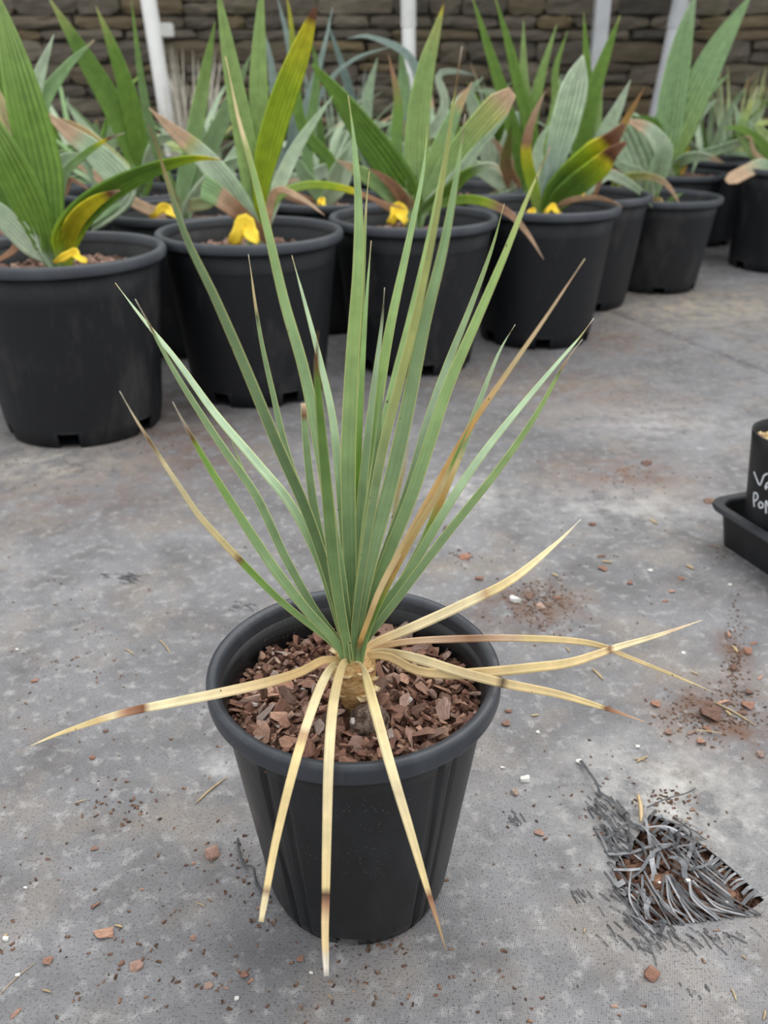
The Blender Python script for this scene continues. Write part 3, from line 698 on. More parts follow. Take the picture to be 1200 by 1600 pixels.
P('G', 1056, 3.78, .200, .155, .335, 'black nursery pot behind the shorter pot holding two tall pale leaves', 'mulch in the pot with two tall pale leaves', 0, .03)
P('H', 1242, 3.56, .205, .180, .375, 'tall black nursery pot cut off by the right edge', 'mulch in the tall pot at the right edge', -10, .03)
ROW2 = dict(J=(-.92, 2.21, 'black pot tucked behind the large pot at the left edge'), I=(-.545, 2.46, 'black pot between and behind the two leftmost front pots'),
            M=(-.175, 2.70, 'black pot seen in the gap behind the second and third front pots'), N=(.235, 2.93, 'black pot hidden behind the pot right of the spiky plant'),
            J3=(-.80, 2.86, 'small looking black pot in the third row at far left'), I3=(-.43, 3.12, 'black pot in the third row behind the left gap'), M3=(-.03, 3.34, 'black pot in the third row behind the spiky plant'),
            N3=(.40, 3.42, 'black pot in the third row right of centre'), L3=(-1.22, 2.64, 'black pot in the third row off the left edge'))
for k, (x, y, lb) in ROW2.items():
    POTS[k] = bg_pot(x, y, .205, .158, .372, lb, random.Random(k).uniform(0, 60), .055, 'mulch in the '+lb)
ROW4 = [(-1.42, 3.12), (-1.02, 3.32), (-.64, 3.56), (-.22, 3.80), (.20, 3.88), (.66, 3.90), (-1.25, 3.78), (-.80, 4.05), (-.38, 4.3), (.10, 4.36), (.52, 4.38), (.95, 4.22), (1.42, 4.12), (1.85, 4.0), (-1.7, 3.55)]
for i, (x, y) in enumerate(ROW4):
    POTS['R%d' % i] = bg_pot(x, y, .200, .155, .36, 'black pot almost hidden among the leaves of the farthest rows', i*13, .05, 'mulch almost hidden in the farthest pots', 'farthest pots')

# ==================================================================== BACKGROUND PLANTS
def pprof(v):      # narrow stalk, broad pleated blade, pointed tip
    return (.28+.72*min(1, max(0, (v-.06)/.34))**.8)*max(.03, 1-max(0, (v-.45)/.55)**2.1)
def sprof(v): return (.55+.45*min(1, v/.3))*max(.03, 1-max(0, (v-.35)/.65)**2.2)
def bluntprof(v): return (.2+.8*min(1, max(0, (v-.05)/.4)))*(1 if v < .9 else 1-(v-.9)*6)
def palm(key, label, leaves, group=None, extra=None):
    base = POTS[key]; root = empty('potted_palm', base); tag(root, label, 'plant', group)
    for L in leaves:
        pp, dY, wpx, zn = L[:4]; pr = L[4] if len(L) > 4 else pprof; rl = L[5] if len(L) > 5 else 0
        LL = [0]
        for a, b in zip(pp, pp[1:]): LL.append(LL[-1]+math.hypot(a[0]-b[0], a[1]-b[1]))
        y0 = base.y
        pts = [atY(p_[0], p_[1], y0+(p_[2] if len(p_) > 2 else dY*(l/LL[-1]))) for p_, l in zip(pp, LL)]
        wm = wpx*1.12*depth(pts[len(pts)//2])/F_PX
        st = base+Vector(((pts[0].x-base.x)*.15, (pts[0].y-base.y)*.15, -.005))
        if (pts[0]-st).length > .012: pts = [st]+pts
        blade('leaf', pts, wm, pr, zone(zn), M_PALM, root, (R(rl), R(rl)), 30, 13 if wpx > 12 else 5, .22, .20 if wpx > 12 else 0, .0016, origin=base)
    return root
g1 = [(0, 'c'), (.15, 'p'), (.6, 'p'), (.95, 'G'), (1, 'y')]
g2 = [(0, 'c'), (.2, 'P'), (.7, 'p'), (.95, 'p'), (1, 'y')]
g3 = [(0, 'e'), (.3, 'c'), (.9, 'c'), (1, 'e')]
pale = [(0, 'e'), (.4, 'E'), (.9, 'e'), (1, 'e')]
pales = [(0, 'e'), (.4, 'E'), (.78, 'e'), (.84, 'n'), (1, 'n')]
palm('A', 'young palm with broad bright green leaves in the large pot at the left edge', [
 ([(79, 405), (80, 370), (66, 270), (42, 170), (16, 70), (-8, -20)], .02, 58, g1, pprof, 8),
 ([(76, 402), (62, 360), (32, 290), (-5, 215), (-50, 130)], -.06, 52, g1, pprof, -20),
 ([(78, 400), (60, 330), (32, 240), (10, 190), (-12, 120)], .05, 44, [(0, 'e'), (.4, 'E'), (.65, 'e'), (.75, 'S'), (1, 'S')], pprof, 20),
 ([(75, 403), (52, 385), (22, 355), (-12, 325), (-60, 305)], -.05, 34, pale, pprof, 0),
 ([(102, 392), (104, 372), (118, 345), (150, 313), (205, 280), (265, 256), (310, 247), (347, 250)], -.06, 50, [(0, 'c'), (.15, 'h'), (.35, 'P'), (.7, 'P'), (.86, 'h'), (.95, 'H'), (1, 'S')], lambda v: (.25+.75*min(1, v/.18))*max(.03, 1-max(0, (v-.2)/.8)**1.25*.97), 30),
 ([(104, 382), (118, 345), (145, 318), (172, 303), (188, 297)], -.10, 26, [(0, 'h'), (.5, 'H'), (.8, 'H'), (.9, 'b'), (1, 'n')], sprof, 10),
 ([(84, 395), (90, 330), (100, 275), (130, 243), (163, 220), (196, 207)], .10, 14, [(0, 'g'), (.6, 'g'), (.8, 'p'), (.87, 'H'), (.9, 'b'), (1, 'w')], sprof, 0),
 ([(70, 395), (20, 330), (-10, 250), (2, 160), (-4, 60)], .10, 24, g2, pprof, 0),
 ([(40, 372), (20, 392), (2, 404), (-20, 420)], -.08, 12, [(0, 'm'), (1, 'm')], sprof, 0),
])
palm('B', 'young palm with a bright yellow-green brown-tipped leaf and a broken brown leaf', [
 ([(402, 375), (405, 330), (409, 250), (404, 140), (406, 40), (410, -40)], .06, 30, [(0, 'c'), (.3, 'G'), (1, 'G')], sprof, 0),
 ([(400, 370), (397, 320), (386, 235), (366, 130), (350, 40), (338, -30)], .0, 32, [(0, 'c'), (.3, 'G'), (1, 'G')], sprof, 10),
 ([(404, 360), (408, 290), (424, 215), (444, 150), (468, 85), (493, 12)], -.05, 36, [(0, 'h'), (.3, 'h'), (.7, 'h'), (.93, 'H'), (.955, 'b'), (1, 'b')], lambda v: (.2+.8*min(1, max(0, v-.1)/.35))*(1-max(0, (v-.6)/.4)**2.4*.85), 0),
 ([(398, 372), (385, 338), (352, 285), (310, 238), (272, 205), (232, 168)], -.10, 36, [(0, 'e'), (.4, 'e'), (.68, 'E'), (.72, 'y'), (.76, 'n'), (1, 'n')], sprof, 15),
 ([(417, 378), (395, 352), (365, 325), (335, 302), (316, 292)], -.12, 34, [(0, 'n'), (.3, 'm'), (.6, 'm'), (.8, 'n'), (.84, 'c'), (1, 'c')], lambda v: .25+.75*v, 20),
 ([(408, 372), (418, 335), (440, 303), (485, 289), (535, 294), (570, 306), (600, 317), (640, 328)], .02, 12, [(0, 'c'), (.3, 'G'), (.6, 'h'), (.7, 'H'), (.74, 'm'), (1, 'm')], sprof, 0),
 ([(412, 372), (430, 300), (470, 310), (508, 337)], -.12, 12, [(0, 'm'), (.4, 'n'), (1, 'n')], sprof, 0),
 ([(410, 360), (440, 280), (470, 220), (520, 150)], .15, 20, pale, sprof, 0),
 ([(405, 360), (430, 310), (450, 285), (470, 280)], .08, 14, [(0, 'm'), (1, 'n')], sprof, 0),
])
palm('C', 'young palm behind the spiky plant with a broad dark leaf and a tall yellow-tipped leaf', [
 ([(645, 340), (640, 310), (605, 255), (565, 200), (525, 145), (488, 100)], .0, 46, [(0, 'c'), (.15, 'P'), (.6, 'P'), (.9, 'p'), (1, 'p')], lambda v: (.25+.75*min(1, v/.3))*(1-max(0, (v-.4)/.6)**1.6*.92), -10),
 ([(648, 340), (650, 280), (653, 190), (665, 110), (680, 55), (694, 4)], .05, 36, [(0, 'c'), (.4, 'G'), (.75, 'G'), (.93, 'y'), (.97, 'H'), (1, 'b')], sprof, 10),
 ([(640, 335), (625, 312), (595, 288), (560, 268), (526, 250)], -.10, 30, [(0, 'p'), (.2, 'm'), (.5, 'c'), (.8, 'G'), (.9, 'n'), (1, 'n')], sprof, 10),
 ([(638, 332), (622, 300), (598, 277), (575, 262)], -.12, 18, [(0, 'm'), (1, 'm')], sprof, 20),
 ([(652, 338), (668, 285), (692, 225), (712, 175), (738, 128)], .0, 30, [(0, 'c'), (.5, 'G'), (.8, 'c'), (.86, 'Y'), (1, 'n')], sprof, 0),
 ([(655, 338), (690, 280), (730, 222), (765, 180), (801, 143)], -.02, 36, [(0, 'c'), (.6, 'G'), (.85, 'y'), (.95, 'n'), (1, 'n')], bluntprof, 0),
 ([(655, 338), (705, 285), (745, 235), (795, 178)], -.06, 18, pale, sprof, 0),
 ([(655, 338), (700, 300), (725, 275), (755, 260), (775, 260), (786, 278)], -.10, 22, [(0, 'c'), (.4, 'P'), (.7, 'p'), (.85, 'E'), (1, 'n')], sprof, 25),
 ([(640, 330), (620, 240), (622, 160), (607, 85)], .15, 18, [(0, 'c'), (.7, 'p'), (.9, 'm'), (1, 'm')], sprof, 0),
 ([(642, 330), (620, 270), (590, 215), (560, 205), (535, 230)], .12, 18, pale, sprof, 0),
 ([(655, 335), (690, 318), (740, 312), (790, 330), (822, 362), (850, 406)], -.16, 13, [(0, 'c'), (.35, 'p'), (.55, 'h'), (.62, 'm'), (1, 'n')], sprof, 0),
 ([(630, 345), (600, 322), (560, 300)], -.12, 7, [(0, 'm'), (1, 'n')], sprof, 0),
])
palm('D', 'young palm with a broad pale leaf and a dark leaf with two brown tips', [
 ([(847, 338), (852, 310), (868, 250), (884, 190), (898, 135), (911, 86)], .0, 42, [(0, 'a'), (.25, 'A'), (.6, 'e'), (1, 'E')], lambda v: (.18+.82*min(1, max(0, v-.12)/.45))*max(.05, 1-max(0, (v-.75)/.25)**2), 15),
 ([(852, 338), (868, 305), (895, 272), (925, 246), (952, 222), (976, 193)], -.05, 42, [(0, 'P'), (.4, 'P'), (.65, 'h'), (.78, 'H'), (.82, 'b'), (1, 'm')], lambda v: (.2+.8*min(1, v/.3))*(1 if v < .72 else max(.1, 1-(v-.72)*3)), 20),
 ([(855, 338), (875, 312), (905, 285), (935, 262), (955, 240), (978, 222)], -.10, 34, [(0, 'P'), (.5, 'P'), (.68, 'h'), (.78, 'H'), (.82, 'b'), (1, 'm')], lambda v: (.2+.8*min(1, v/.3))*(1 if v < .72 else max(.1, 1-(v-.72)*3)), 20),
 ([(843, 338), (835, 300), (824, 255), (823, 222), (834, 182), (852, 142)], .0, 17, [(0, 'G'), (.4, 'h'), (.58, 'H'), (.62, 'm'), (1, 'n')], sprof, 0),
 ([(862, 336), (880, 318), (905, 310), (940, 310), (975, 323)], -.10, 10, [(0, 'm'), (.5, 'n'), (1, 'm')], sprof, 30),
 ([(842, 335), (838, 260), (845, 220), (862, 190)], .10, 18, pale, sprof, 0),
 ([(845, 330), (850, 290), (848, 240)], .05, 16, [(0, 'A'), (1, 'e')], sprof, 0),
])
palm('N', 'palm with several tall dark green blades standing left of the broad pale leaf', [
 ([(800, 300), (815, 260), (795, 180), (768, 90), (736, -10)], .05, 20, g2, sprof, 0),
 ([(810, 300), (832, 230), (812, 140), (795, 70), (772, -10)], .0, 20, g2, sprof, 10),
 ([(812, 300), (822, 200), (818, 110), (818, 32)], .10, 20, [(0, 'c'), (.5, 'G'), (1, 'G')], sprof, 0),
 ([(815, 300), (828, 200), (845, 120), (870, 38)], .05, 22, [(0, 'c'), (.5, 'p'), (1, 'G')], sprof, -10),
 ([(820, 300), (866, 180), (868, 110), (887, 48)], .10, 18, [(0, 'c'), (.5, 'G'), (1, 'p')], sprof, 0),
 ([(800, 300), (790, 260), (795, 220), (800, 190)], -.05, 22, [(0, 'P'), (.5, 'm'), (1, 'P')], sprof, 0),
 ([(800, 305), (760, 270), (720, 250), (700, 220)], .0, 24, pale, sprof, 0),
 ([(810, 305), (850, 260), (880, 200), (895, 170)], .1, 26, pale, sprof, 0),
])
palm('E', 'palm with two upright dark blades rising behind the broad pale leaf', [
 ([(900, 300), (905, 250), (922, 160), (945, 90), (969, 24)], .0, 26, g2, sprof, 0),
 ([(898, 300), (912, 230), (918, 140), (912, 19)], .05, 18, g2, sprof, 0),
 ([(905, 300), (940, 220), (965, 170), (985, 125)], .0, 26, [(0, 'e'), (.5, 'e'), (1, 'E')], sprof, 0),
 ([(910, 300), (960, 220), (985, 175), (1008, 135)], -.06, 14, [(0, 'c'), (.6, 'G'), (.75, 'o'), (1, 'm')], sprof, 0),
 ([(915, 305), (920, 330), (935, 290), (950, 265), (975, 270)], -.08, 7, [(0, 'm'), (.5, 'm'), (1, 'n')], sprof, 0),
 ([(915, 305), (945, 275), (970, 280), (1000, 300), (1020, 325)], .05, 14, pale, sprof, 0),
 ([(905, 300), (930, 230), (938, 130), (950, 75)], .02, 12, [(0, 'c'), (.7, 'G'), (.8, 'n'), (1, 'n')], sprof, 0),
])
palm('F', 'palm with a wide pale fan leaf and a drooping yellow-tan leaf in the shorter pot', [
 ([(1010, 315), (1012, 290), (1003, 258), (988, 222), (972, 190)], .0, 62, pale, lambda v: (.12+.88*min(1, max(0, v-.15)/.4))*(1 if v < .88 else 1-(v-.88)*3), 20),
 ([(1015, 315), (1030, 262), (1036, 235), (1015, 205), (990, 192), (972, 186)], -.10, 32, [(0, 'c'), (.5, 'e'), (.75, 'E'), (.82, 'n'), (1, 'n')], sprof, 30),
 ([(1000, 318), (960, 290), (980, 277), (1015, 276), (1040, 287), (1056, 308), (1064, 324)], -.18, 13, [(0, 'c'), (.4, 'y'), (.6, 'y'), (.8, 'n'), (1, 'n')], sprof, 10),
 ([(1015, 315), (1005, 280), (975, 262), (950, 250)], -.06, 20, pale, sprof, 0),
 ([(1020, 315), (1030, 250), (1025, 195), (985, 180)], .0, 20, [(0, 'P'), (1, 'P')], sprof, 20),
 ([(1045, 318), (1055, 308), (1068, 302)], -.05, 9, [(0, 'c'), (1, 'c')], sprof, 0),
 ([(1020, 318), (1030, 312), (1038, 322)], -.08, 9, [(0, 'Y'), (1, 'Y')], sprof, 0),
])
palm('G', 'palm with two tall broad pale green leaves in front of the rightmost post', [
 ([(1042, 268), (1042, 235), (1052, 150), (1068, 60), (1088, -15)], .0, 40, [(0, 'p'), (.25, 'c'), (.8, 'c'), (1, 'e')], sprof, 10),
 ([(1046, 268), (1050, 235), (1085, 150), (1125, 70), (1175, -10)], -.04, 44, [(0, 'p'), (.25, 'G'), (.6, 'c'), (1, 'c')], sprof, -10),
 ([(1048, 266), (1060, 225), (1085, 185), (1121, 155)], .05, 26, pale, sprof, 0),
 ([(1050, 266), (1065, 215), (1090, 165), (1140, 115)], .10, 14, [(0, 'c'), (1, 'c')], sprof, 0),
 ([(1052, 264), (1070, 248), (1100, 245), (1132, 254)], -.16, 16, [(0, 'c'), (.5, 'e'), (.75, 'E'), (.85, 'n'), (1, 'n')], sprof, 20),
 ([(1046, 266), (1050, 220), (1062, 150), (1072, 120)], .02, 10, pale, sprof, 0),
 ([(1052, 266), (1075, 250), (1120, 235), (1165, 222), (1200, 220), (1250, 235)], -.10, 14, [(0, 'c'), (.5, 'e'), (.7, 'n'), (.8, 'y'), (1, 'c')], sprof, 15),
 ([(1068, 256), (1072, 240), (1078, 228)], -.02, 12, [(0, 'o'), (1, 'H')], sprof, 0),
 ([(1038, 266), (1028, 235), (1025, 190), (1040, 170)], .02, 26, pale, sprof, 0),
])
palm('H', 'palm with short yellowish leaves and tan tips at the right edge', [
 ([(1200, 262), (1160, 210), (1170, 170), (1185, 135)], .05, 16, [(0, 'c'), (.7, 'G'), (.85, 'y'), (1, 'w')], sprof, 0),
 ([(1215, 262), (1190, 258), (1170, 266), (1135, 284)], -.16, 20, [(0, 'c'), (.4, 'e'), (.7, 'n'), (1, 'n')], bluntprof, 20),
 ([(1220, 262), (1180, 215), (1150, 200), (1128, 202)], .0, 14, g2, sprof, 20),
 ([(1210, 262), (1160, 200), (1150, 170), (1145, 160)], .05, 14, [(0, 'c'), (1, 'e')], sprof, 0),
 ([(1225, 262), (1210, 225), (1185, 195), (1240, 190)], .0, 12, [(0, 'c'), (1, 'y')], sprof, 0),
 ([(1210, 262), (1180, 240), (1172, 215), (1158, 215)], -.05, 7, [(0, 'n'), (1, 'n')], sprof, 0),
 ([(1240, 262), (1245, 180), (1250, 80)], .0, 24, g2, sprof, 0),
])
palm('I', 'palm with two narrow upright leaves rising behind the left gap', [
 ([(290, 325), (286, 300), (300, 230), (318, 130), (336, 34)], .03, 24, [(0, 'e'), (.3, 'c'), (.7, 'G'), (1, 'p')], sprof, 0),
 ([(292, 325), (300, 290), (330, 225), (358, 165), (392, 85)], .08, 26, [(0, 'c'), (.5, 'g'), (1, 'g')], sprof, 0),
 ([(285, 325), (270, 300), (252, 240), (232, 195)], -.06, 8, [(0, 'm'), (.6, 'c'), (1, 'm')], sprof, 0),
 ([(288, 325), (250, 250), (225, 150), (205, 0)], .12, 13, [(0, 'P'), (.5, 'd'), (1, 'p')], sprof, 0),
 ([(295, 325), (330, 300), (370, 240), (402, 180)], .1, 22, pale, sprof, 0),
 ([(284, 325), (240, 330), (180, 298), (122, 258), (75, 262)], -.06, 16, [(0, 'm'), (.3, 'n'), (1, 'n')], sprof, 20),
 ([(290, 325), (330, 312), (345, 260), (310, 235)], -.05, 18, [(0, 'S'), (.6, 'c'), (1, 'c')], sprof, 0),
 ([(290, 325), (320, 315), (360, 312), (420, 300)], .02, 13, [(0, 'n'), (1, 'n')], sprof, 0),
 ([(295, 325), (340, 270), (385, 250), (420, 262)], .0, 22, pale, sprof, 20),
])
palm('J', 'palm with pale striped leaves and tan tips behind the large left pot', [
 ([(150, 330), (190, 290), (150, 240), (105, 205), (62, 168)], .0, 46, pales, sprof, 10),
 ([(150, 330), (195, 280), (160, 235), (120, 200), (70, 180)], .10, 30, [(0, 'e'), (.5, 'c'), (.8, 'Y'), (1, 'n')], sprof, -20),
 ([(40, 330), (30, 250), (58, 130), (84, 54)], .05, 30, [(0, 'c'), (.5, 'e'), (1, 'E')], sprof, 0),
 ([(45, 330), (60, 180), (100, 110), (148, 62)], .10, 26, [(0, 'c'), (.5, 'c'), (.95, 'c'), (1, 'n')], sprof, 0),
 ([(60, 330), (100, 300), (110, 280), (145, 300)], -.04, 14, [(0, 'n'), (1, 'm')], sprof, 0),
 ([(70, 330), (90, 260), (130, 250), (150, 300)], .0, 24, [(0, 'e'), (1, 'e')], sprof, 0),
 ([(30, 330), (-10, 200), (0, 100), (-20, 0)], .1, 30, g2, sprof, 0),
])
palm('J3', 'palm with two long upright bright green leaves in front of the left wall', [
 ([(224, 285), (218, 255), (182, 175), (130, 85), (76, -4)], .0, 34, [(0, 'p'), (.3, 'p'), (.8, 'P'), (1, 'y')], sprof, 10),
 ([(226, 285), (222, 255), (205, 165), (180, 85), (150, 10)], -.03, 28, [(0, 'p'), (.3, 'p'), (.8, 'p'), (1, 'y')], sprof, -10),
 ([(228, 285), (222, 220), (200, 130), (176, 58)], .05, 16, [(0, 'd'), (1, 'd')], sprof, 0),
 ([(215, 285), (160, 230), (110, 170), (105, 150)], .05, 16, pale, sprof, 0),
 ([(215, 285), (170, 260), (150, 210), (100, 155)], .10, 12, [(0, 'd'), (1, 'd')], sprof, 0),
 ([(220, 285), (190, 260), (160, 270), (140, 300)], -.05, 18, pale, sprof, 0),
 ([(225, 285), (240, 230), (262, 215), (300, 225)], -.05, 18, pale, sprof, 10),
])
palm('I3', 'palm with blue-grey arching leaves right of the leaning white post', [
 ([(430, 290), (460, 200), (455, 90), (432, -10)], .0, 15, [(0, 'a'), (1, 'A')], sprof, 0),
 ([(440, 290), (480, 160), (505, 80), (520, 10)], .0, 12, [(0, 'a'), (1, 'A')], sprof, 0),
 ([(435, 290), (430, 170), (420, 80), (400, 30)], .0, 14, [(0, 'A'), (1, 'A')], sprof, 0),
 ([(440, 290), (480, 260), (470, 180), (460, 150)], .05, 16, [(0, 'd'), (1, 'd')], sprof, 0),
 ([(442, 290), (500, 150), (550, 95), (620, 70)], .05, 8, [(0, 'a'), (1, 'A')], sprof, 0),
 ([(430, 290), (400, 240), (425, 200), (445, 150)], -.05, 24, pale, sprof, 0),
 ([(440, 290), (500, 280), (500, 200), (480, 130)], .05, 13, [(0, 'd'), (1, 'P')], sprof, 0),
 ([(440, 290), (520, 260), (540, 210), (575, 190)], .0, 20, pale, sprof, 0),
])
palm('M', 'palm mostly hidden behind the tall centre leaves, with pale arching blades', [
 ([(505, 320), (540, 240), (560, 200), (600, 195), (620, 190)], .1, 20, pale, sprof, 0),
 ([(500, 320), (530, 290), (550, 230), (560, 190)], .05, 24, pale, sprof, 0),
 ([(500, 320), (520, 260), (470, 190), (455, 40), (448, -5)], .1, 16, [(0, 'P'), (.7, 'p'), (1, 'H')], sprof, 0),
 ([(510, 320), (480, 280), (460, 250), (440, 250)], -.05, 20, [(0, 'c'), (1, 'e')], sprof, 0),
 ([(505, 320), (520, 300), (525, 270), (545, 230)], -.05, 22, pale, sprof, 0),
 ([(498, 322), (440, 300), (415, 285), (405, 270)], -.05, 14, [(0, 'm'), (1, 'n')], sprof, 0),
 ([(500, 320), (480, 250), (495, 120), (485, 60)], .1, 16, [(0, 'c'), (1, 'P')], sprof, 0),
])
palm('M3', 'palm with curling blue-grey blades in front of the upright pipe post', [
 ([(585, 290), (650, 160), (640, 90), (580, 58), (542, 60)], .0, 16, [(0, 'a'), (1, 'A')], sprof, 20),
 ([(590, 290), (560, 200), (540, 120), (510, 30)], .0, 14, [(0, 'a'), (1, 'a')], sprof, 0),
 ([(590, 290), (620, 200), (630, 130), (625, 70)], .05, 24, [(0, 'c'), (1, 'c')], sprof, 0),
 ([(595, 290), (690, 180), (685, 120), (710, 112), (745, 118)], .05, 15, [(0, 'e'), (.7, 'E'), (1, 'A')], sprof, 10),
 ([(590, 290), (570, 230), (575, 150), (590, 90)], .05, 20, [(0, 'e'), (1, 'e')], sprof, 0),
 ([(592, 290), (610, 230), (632, 240), (640, 270)], -.08, 24, pale, sprof, 0),
 ([(592, 290), (640, 230), (625, 190), (612, 180)], -.04, 24, [(0, 'e'), (.6, 'c'), (1, 'n')], sprof, 0),
])
palm('N3', 'palm with pale narrow leaves between the upright pipe post and the tall dark blades', [
 ([(765, 285), (760, 220), (735, 150), (755, 120)], .0, 24, pale, sprof, 0),
 ([(765, 285), (800, 200), (775, 150), (740, 140)], .0, 20, pale, sprof, 0),
 ([(770, 285), (790, 230), (830, 150), (835, 125)], .0, 16, [(0, 'e'), (1, 'A')], sprof, 0),
 ([(770, 285), (700, 230), (660, 220), (655, 200)], .0, 20, [(0, 'c'), (1, 'y')], sprof, 0),
 ([(768, 285), (740, 260), (720, 230), (700, 150)], .0, 18, g2, sprof, 0),
 ([(770, 285), (800, 250), (850, 230), (870, 240)], -.05, 20, pale, sprof, 0),
 ([(768, 285), (800, 270), (780, 230), (765, 215)], -.05, 14, [(0, 'n'), (1, 'n')], sprof, 0),
])
# farther palms, grown by rule
def grown(key, seed, label, group):
    rs = random.Random(seed); base = POTS[key]; root = empty('potted_palm', base); tag(root, label, 'plant', group)
    for k in range(rs.randint(14, 18)):
        a = rs.uniform(0, 6.283); L = rs.uniform(.22, .50); el = rs.uniform(.45, 1.45); bend = rs.uniform(.1, .9)
        dr = Vector((math.cos(a), math.sin(a), 0)); pts = []; e = el; p_ = base.copy()
        for s in range(6):
            pts.append(p_.copy()); p_ = p_+(dr*math.cos(e)+Vector((0, 0, 1))*math.sin(e))*L/5; e -= bend*.35
        zn = rs.choice([g1, g2, g3, pale, pale, pale, pale, pales, g3, [(0, 'c'), (.7, 'y'), (.85, 'n'), (1, 'm')]])
        blade('leaf', pts, rs.uniform(.018, .06), sprof, zone(zn), M_PALM, root, (rs.uniform(-.4, .4),)*2, 14, 7, .22, .15, .0018, origin=base, nhint=(Vector((0, 0, 1))*.6-dr*.8))
grown('L3', 50, 'palm at the far left edge behind the large left pot', None)
for i in range(len(ROW4)):
    grown('R%d' % i, 60+i, 'young strap-leaved palm in the crowded farthest rows before the wall', 'farthest palms')
# dry pale grass tuft before the wall
def tuft(px, py, Y, n, hpx, zn, label, seed, name='dry_grass', wide=.006):
    rs = random.Random(seed); b = atY(px, py, Y); b.z = 0; root = empty(name, b); tag(root, label, 'grass')
    for k in range(n):
        t = atY(px+rs.uniform(-55, 55), py-hpx*rs.uniform(.55, 1), Y+rs.uniform(-.1, .1)); b0 = b+Vector((rs.uniform(-.03, .03), rs.uniform(-.03, .03), 0))
        m_ = b0.lerp(t, .55)+Vector((rs.uniform(-.03, .03), 0, .03))
        blade('grass_blade', [b0, m_, t], wide*rs.uniform(.7, 1.6), sprof, zone(zn), M_DRY, root, (0, 0), 12, 5, .3, 0, .001, origin=b)
tuft(295, 240, 4.62, 26, 170, [(0, 't'), (.5, 'w'), (1, 'w')], 'dry pale seed-head grass at the foot of the wall beside the leaning post', 4, wide=.014)
tuft(1165, 220, 4.66, 22, 120, [(0, 'c'), (.6, 'e'), (1, 'y')], 'thin green grass tuft before the wall at far right', 6, 'grass_tuft', .012)
tuft(520, 220, 4.66, 20, 130, [(0, 'c'), (.6, 'e'), (1, 'A')], 'thin grey-green grass tuft before the wall behind the blue-grey leaves', 8, 'grass_tuft', .012)
# yellow crumpled tags
def ytag(px, py, Y, wpx, hpx, label, seed):
    rs = random.Random(seed); c0 = atY(px, py, Y)
    lo = lambda u, v, dy_: atY(px+u*wpx, py-v*hpx, Y+dy_)
    pts = [lo(-.5, 0, -.01), lo(-.32, .25, -.012), lo(-.1, .62+rs.uniform(-.1, .15), .0), lo(.12, .8, .006), lo(.2, .45, -.012), lo(.34, .22, -.02), lo(.5, .05, -.02)]
    o = blade('yellow_tag', pts, hpx*.8*depth(c0)/F_PX, lambda v: .55+.45*math.sin(v*math.pi)-.25*math.sin(v*9+seed)**2, zone([(0, 'H'), (1, 'H')]), M_YELLOW, None, (R(30), R(-30)), 16, 5, .3, 0, .0014, origin=c0)
    o.location = c0; tag(o, label, 'tag', 'yellow tags in the pots')
for (px, py, k, dy, w, h, lb, sd_) in [
    (110, 410, 'A', -.09, 52, 20, 'crumpled yellow tag on the mulch of the large left edge pot', 1),
    (382, 381, 'B', -.09, 44, 38, 'folded yellow tag in the second front pot, beside the broken brown leaf', 2),
    (622, 350, 'C', -.09, 26, 32, 'small upright yellow tag in the pot behind the spiky plant', 3),
    (830, 340, 'D', -.08, 18, 14, 'yellow tag left of the stem in the pot with the hanging tan leaf', 4),
    (862, 334, 'D', -.08, 26, 14, 'yellow tag right of the stem in the pot with the hanging tan leaf', 5),
    (256, 340, 'I', -.10, 42, 20, 'yellow tag in the pot behind the two leftmost front pots', 6),
    (502, 323, 'M', -.08, 12, 14, 'tiny yellow tag in the gap behind the second and third front pots', 7),
    (904, 308, 'E', -.08, 18, 14, 'yellow tag in the half hidden pot on the right', 8)]:
    ytag(px, py, POTS[k].y+dy, w, h, lb, sd_)
# ==================================================================== TRAY AND MARKED POT AT THE RIGHT EDGE
K0 = atZ(1146, 862); K1 = atZ(1200, 898)
ux = (K1-K0).normalized(); uy = Vector((-ux.y, ux.x, 0))
def rrect(hx, hy, r, n=6):
    out = []
    for cx, cy, a0 in ((hx-r, hy-r, 0), (-hx+r, hy-r, 90), (-hx+r, -hy+r, 180), (hx-r, -hy+r, 270)):
        for i in range(n+1):
            a = R(a0+90*i/n); out.append((cx+r*math.cos(a), cy+r*math.sin(a)))
    return out
def loft(name, secs, caps=True):
    V = []; Fs = []; n = len(secs[0][0])
    for sec, z in secs: V += [(x, y, z) for x, y in sec]
    for j in range(len(secs)-1):
        for i in range(n): Fs.append((j*n+i, j*n+(i+1) % n, (j+1)*n+(i+1) % n, (j+1)*n+i))
    if caps: Fs.append(tuple(range(n))[::-1]); Fs.append(tuple((len(secs)-1)*n+i for i in range(n)))
    return mesh(name, V, Fs, smooth=False)
TH = .070; TS = .15
ang = math.atan2(ux.y, ux.x)
TC = K0+ux*(TS-.042)+uy*(TS-.008)
tray = empty('square_tray', TC); tray.rotation_euler.z = ang; tag(tray, 'black square plastic tray at the right edge holding the marked pot', 'tray')
b_, t_ = TS-.006, TS+.004
link('tray_body', loft('tray_body', [(rrect(b_-.002, b_-.002, .02), 0), (rrect(b_, b_, .022), .003), (rrect(t_, t_, .026), TH-.004), (rrect(t_-.003, t_-.003, .024), TH-.004), (rrect(b_-.004, b_-.004, .02), .005)]), M_TRAY, tray)
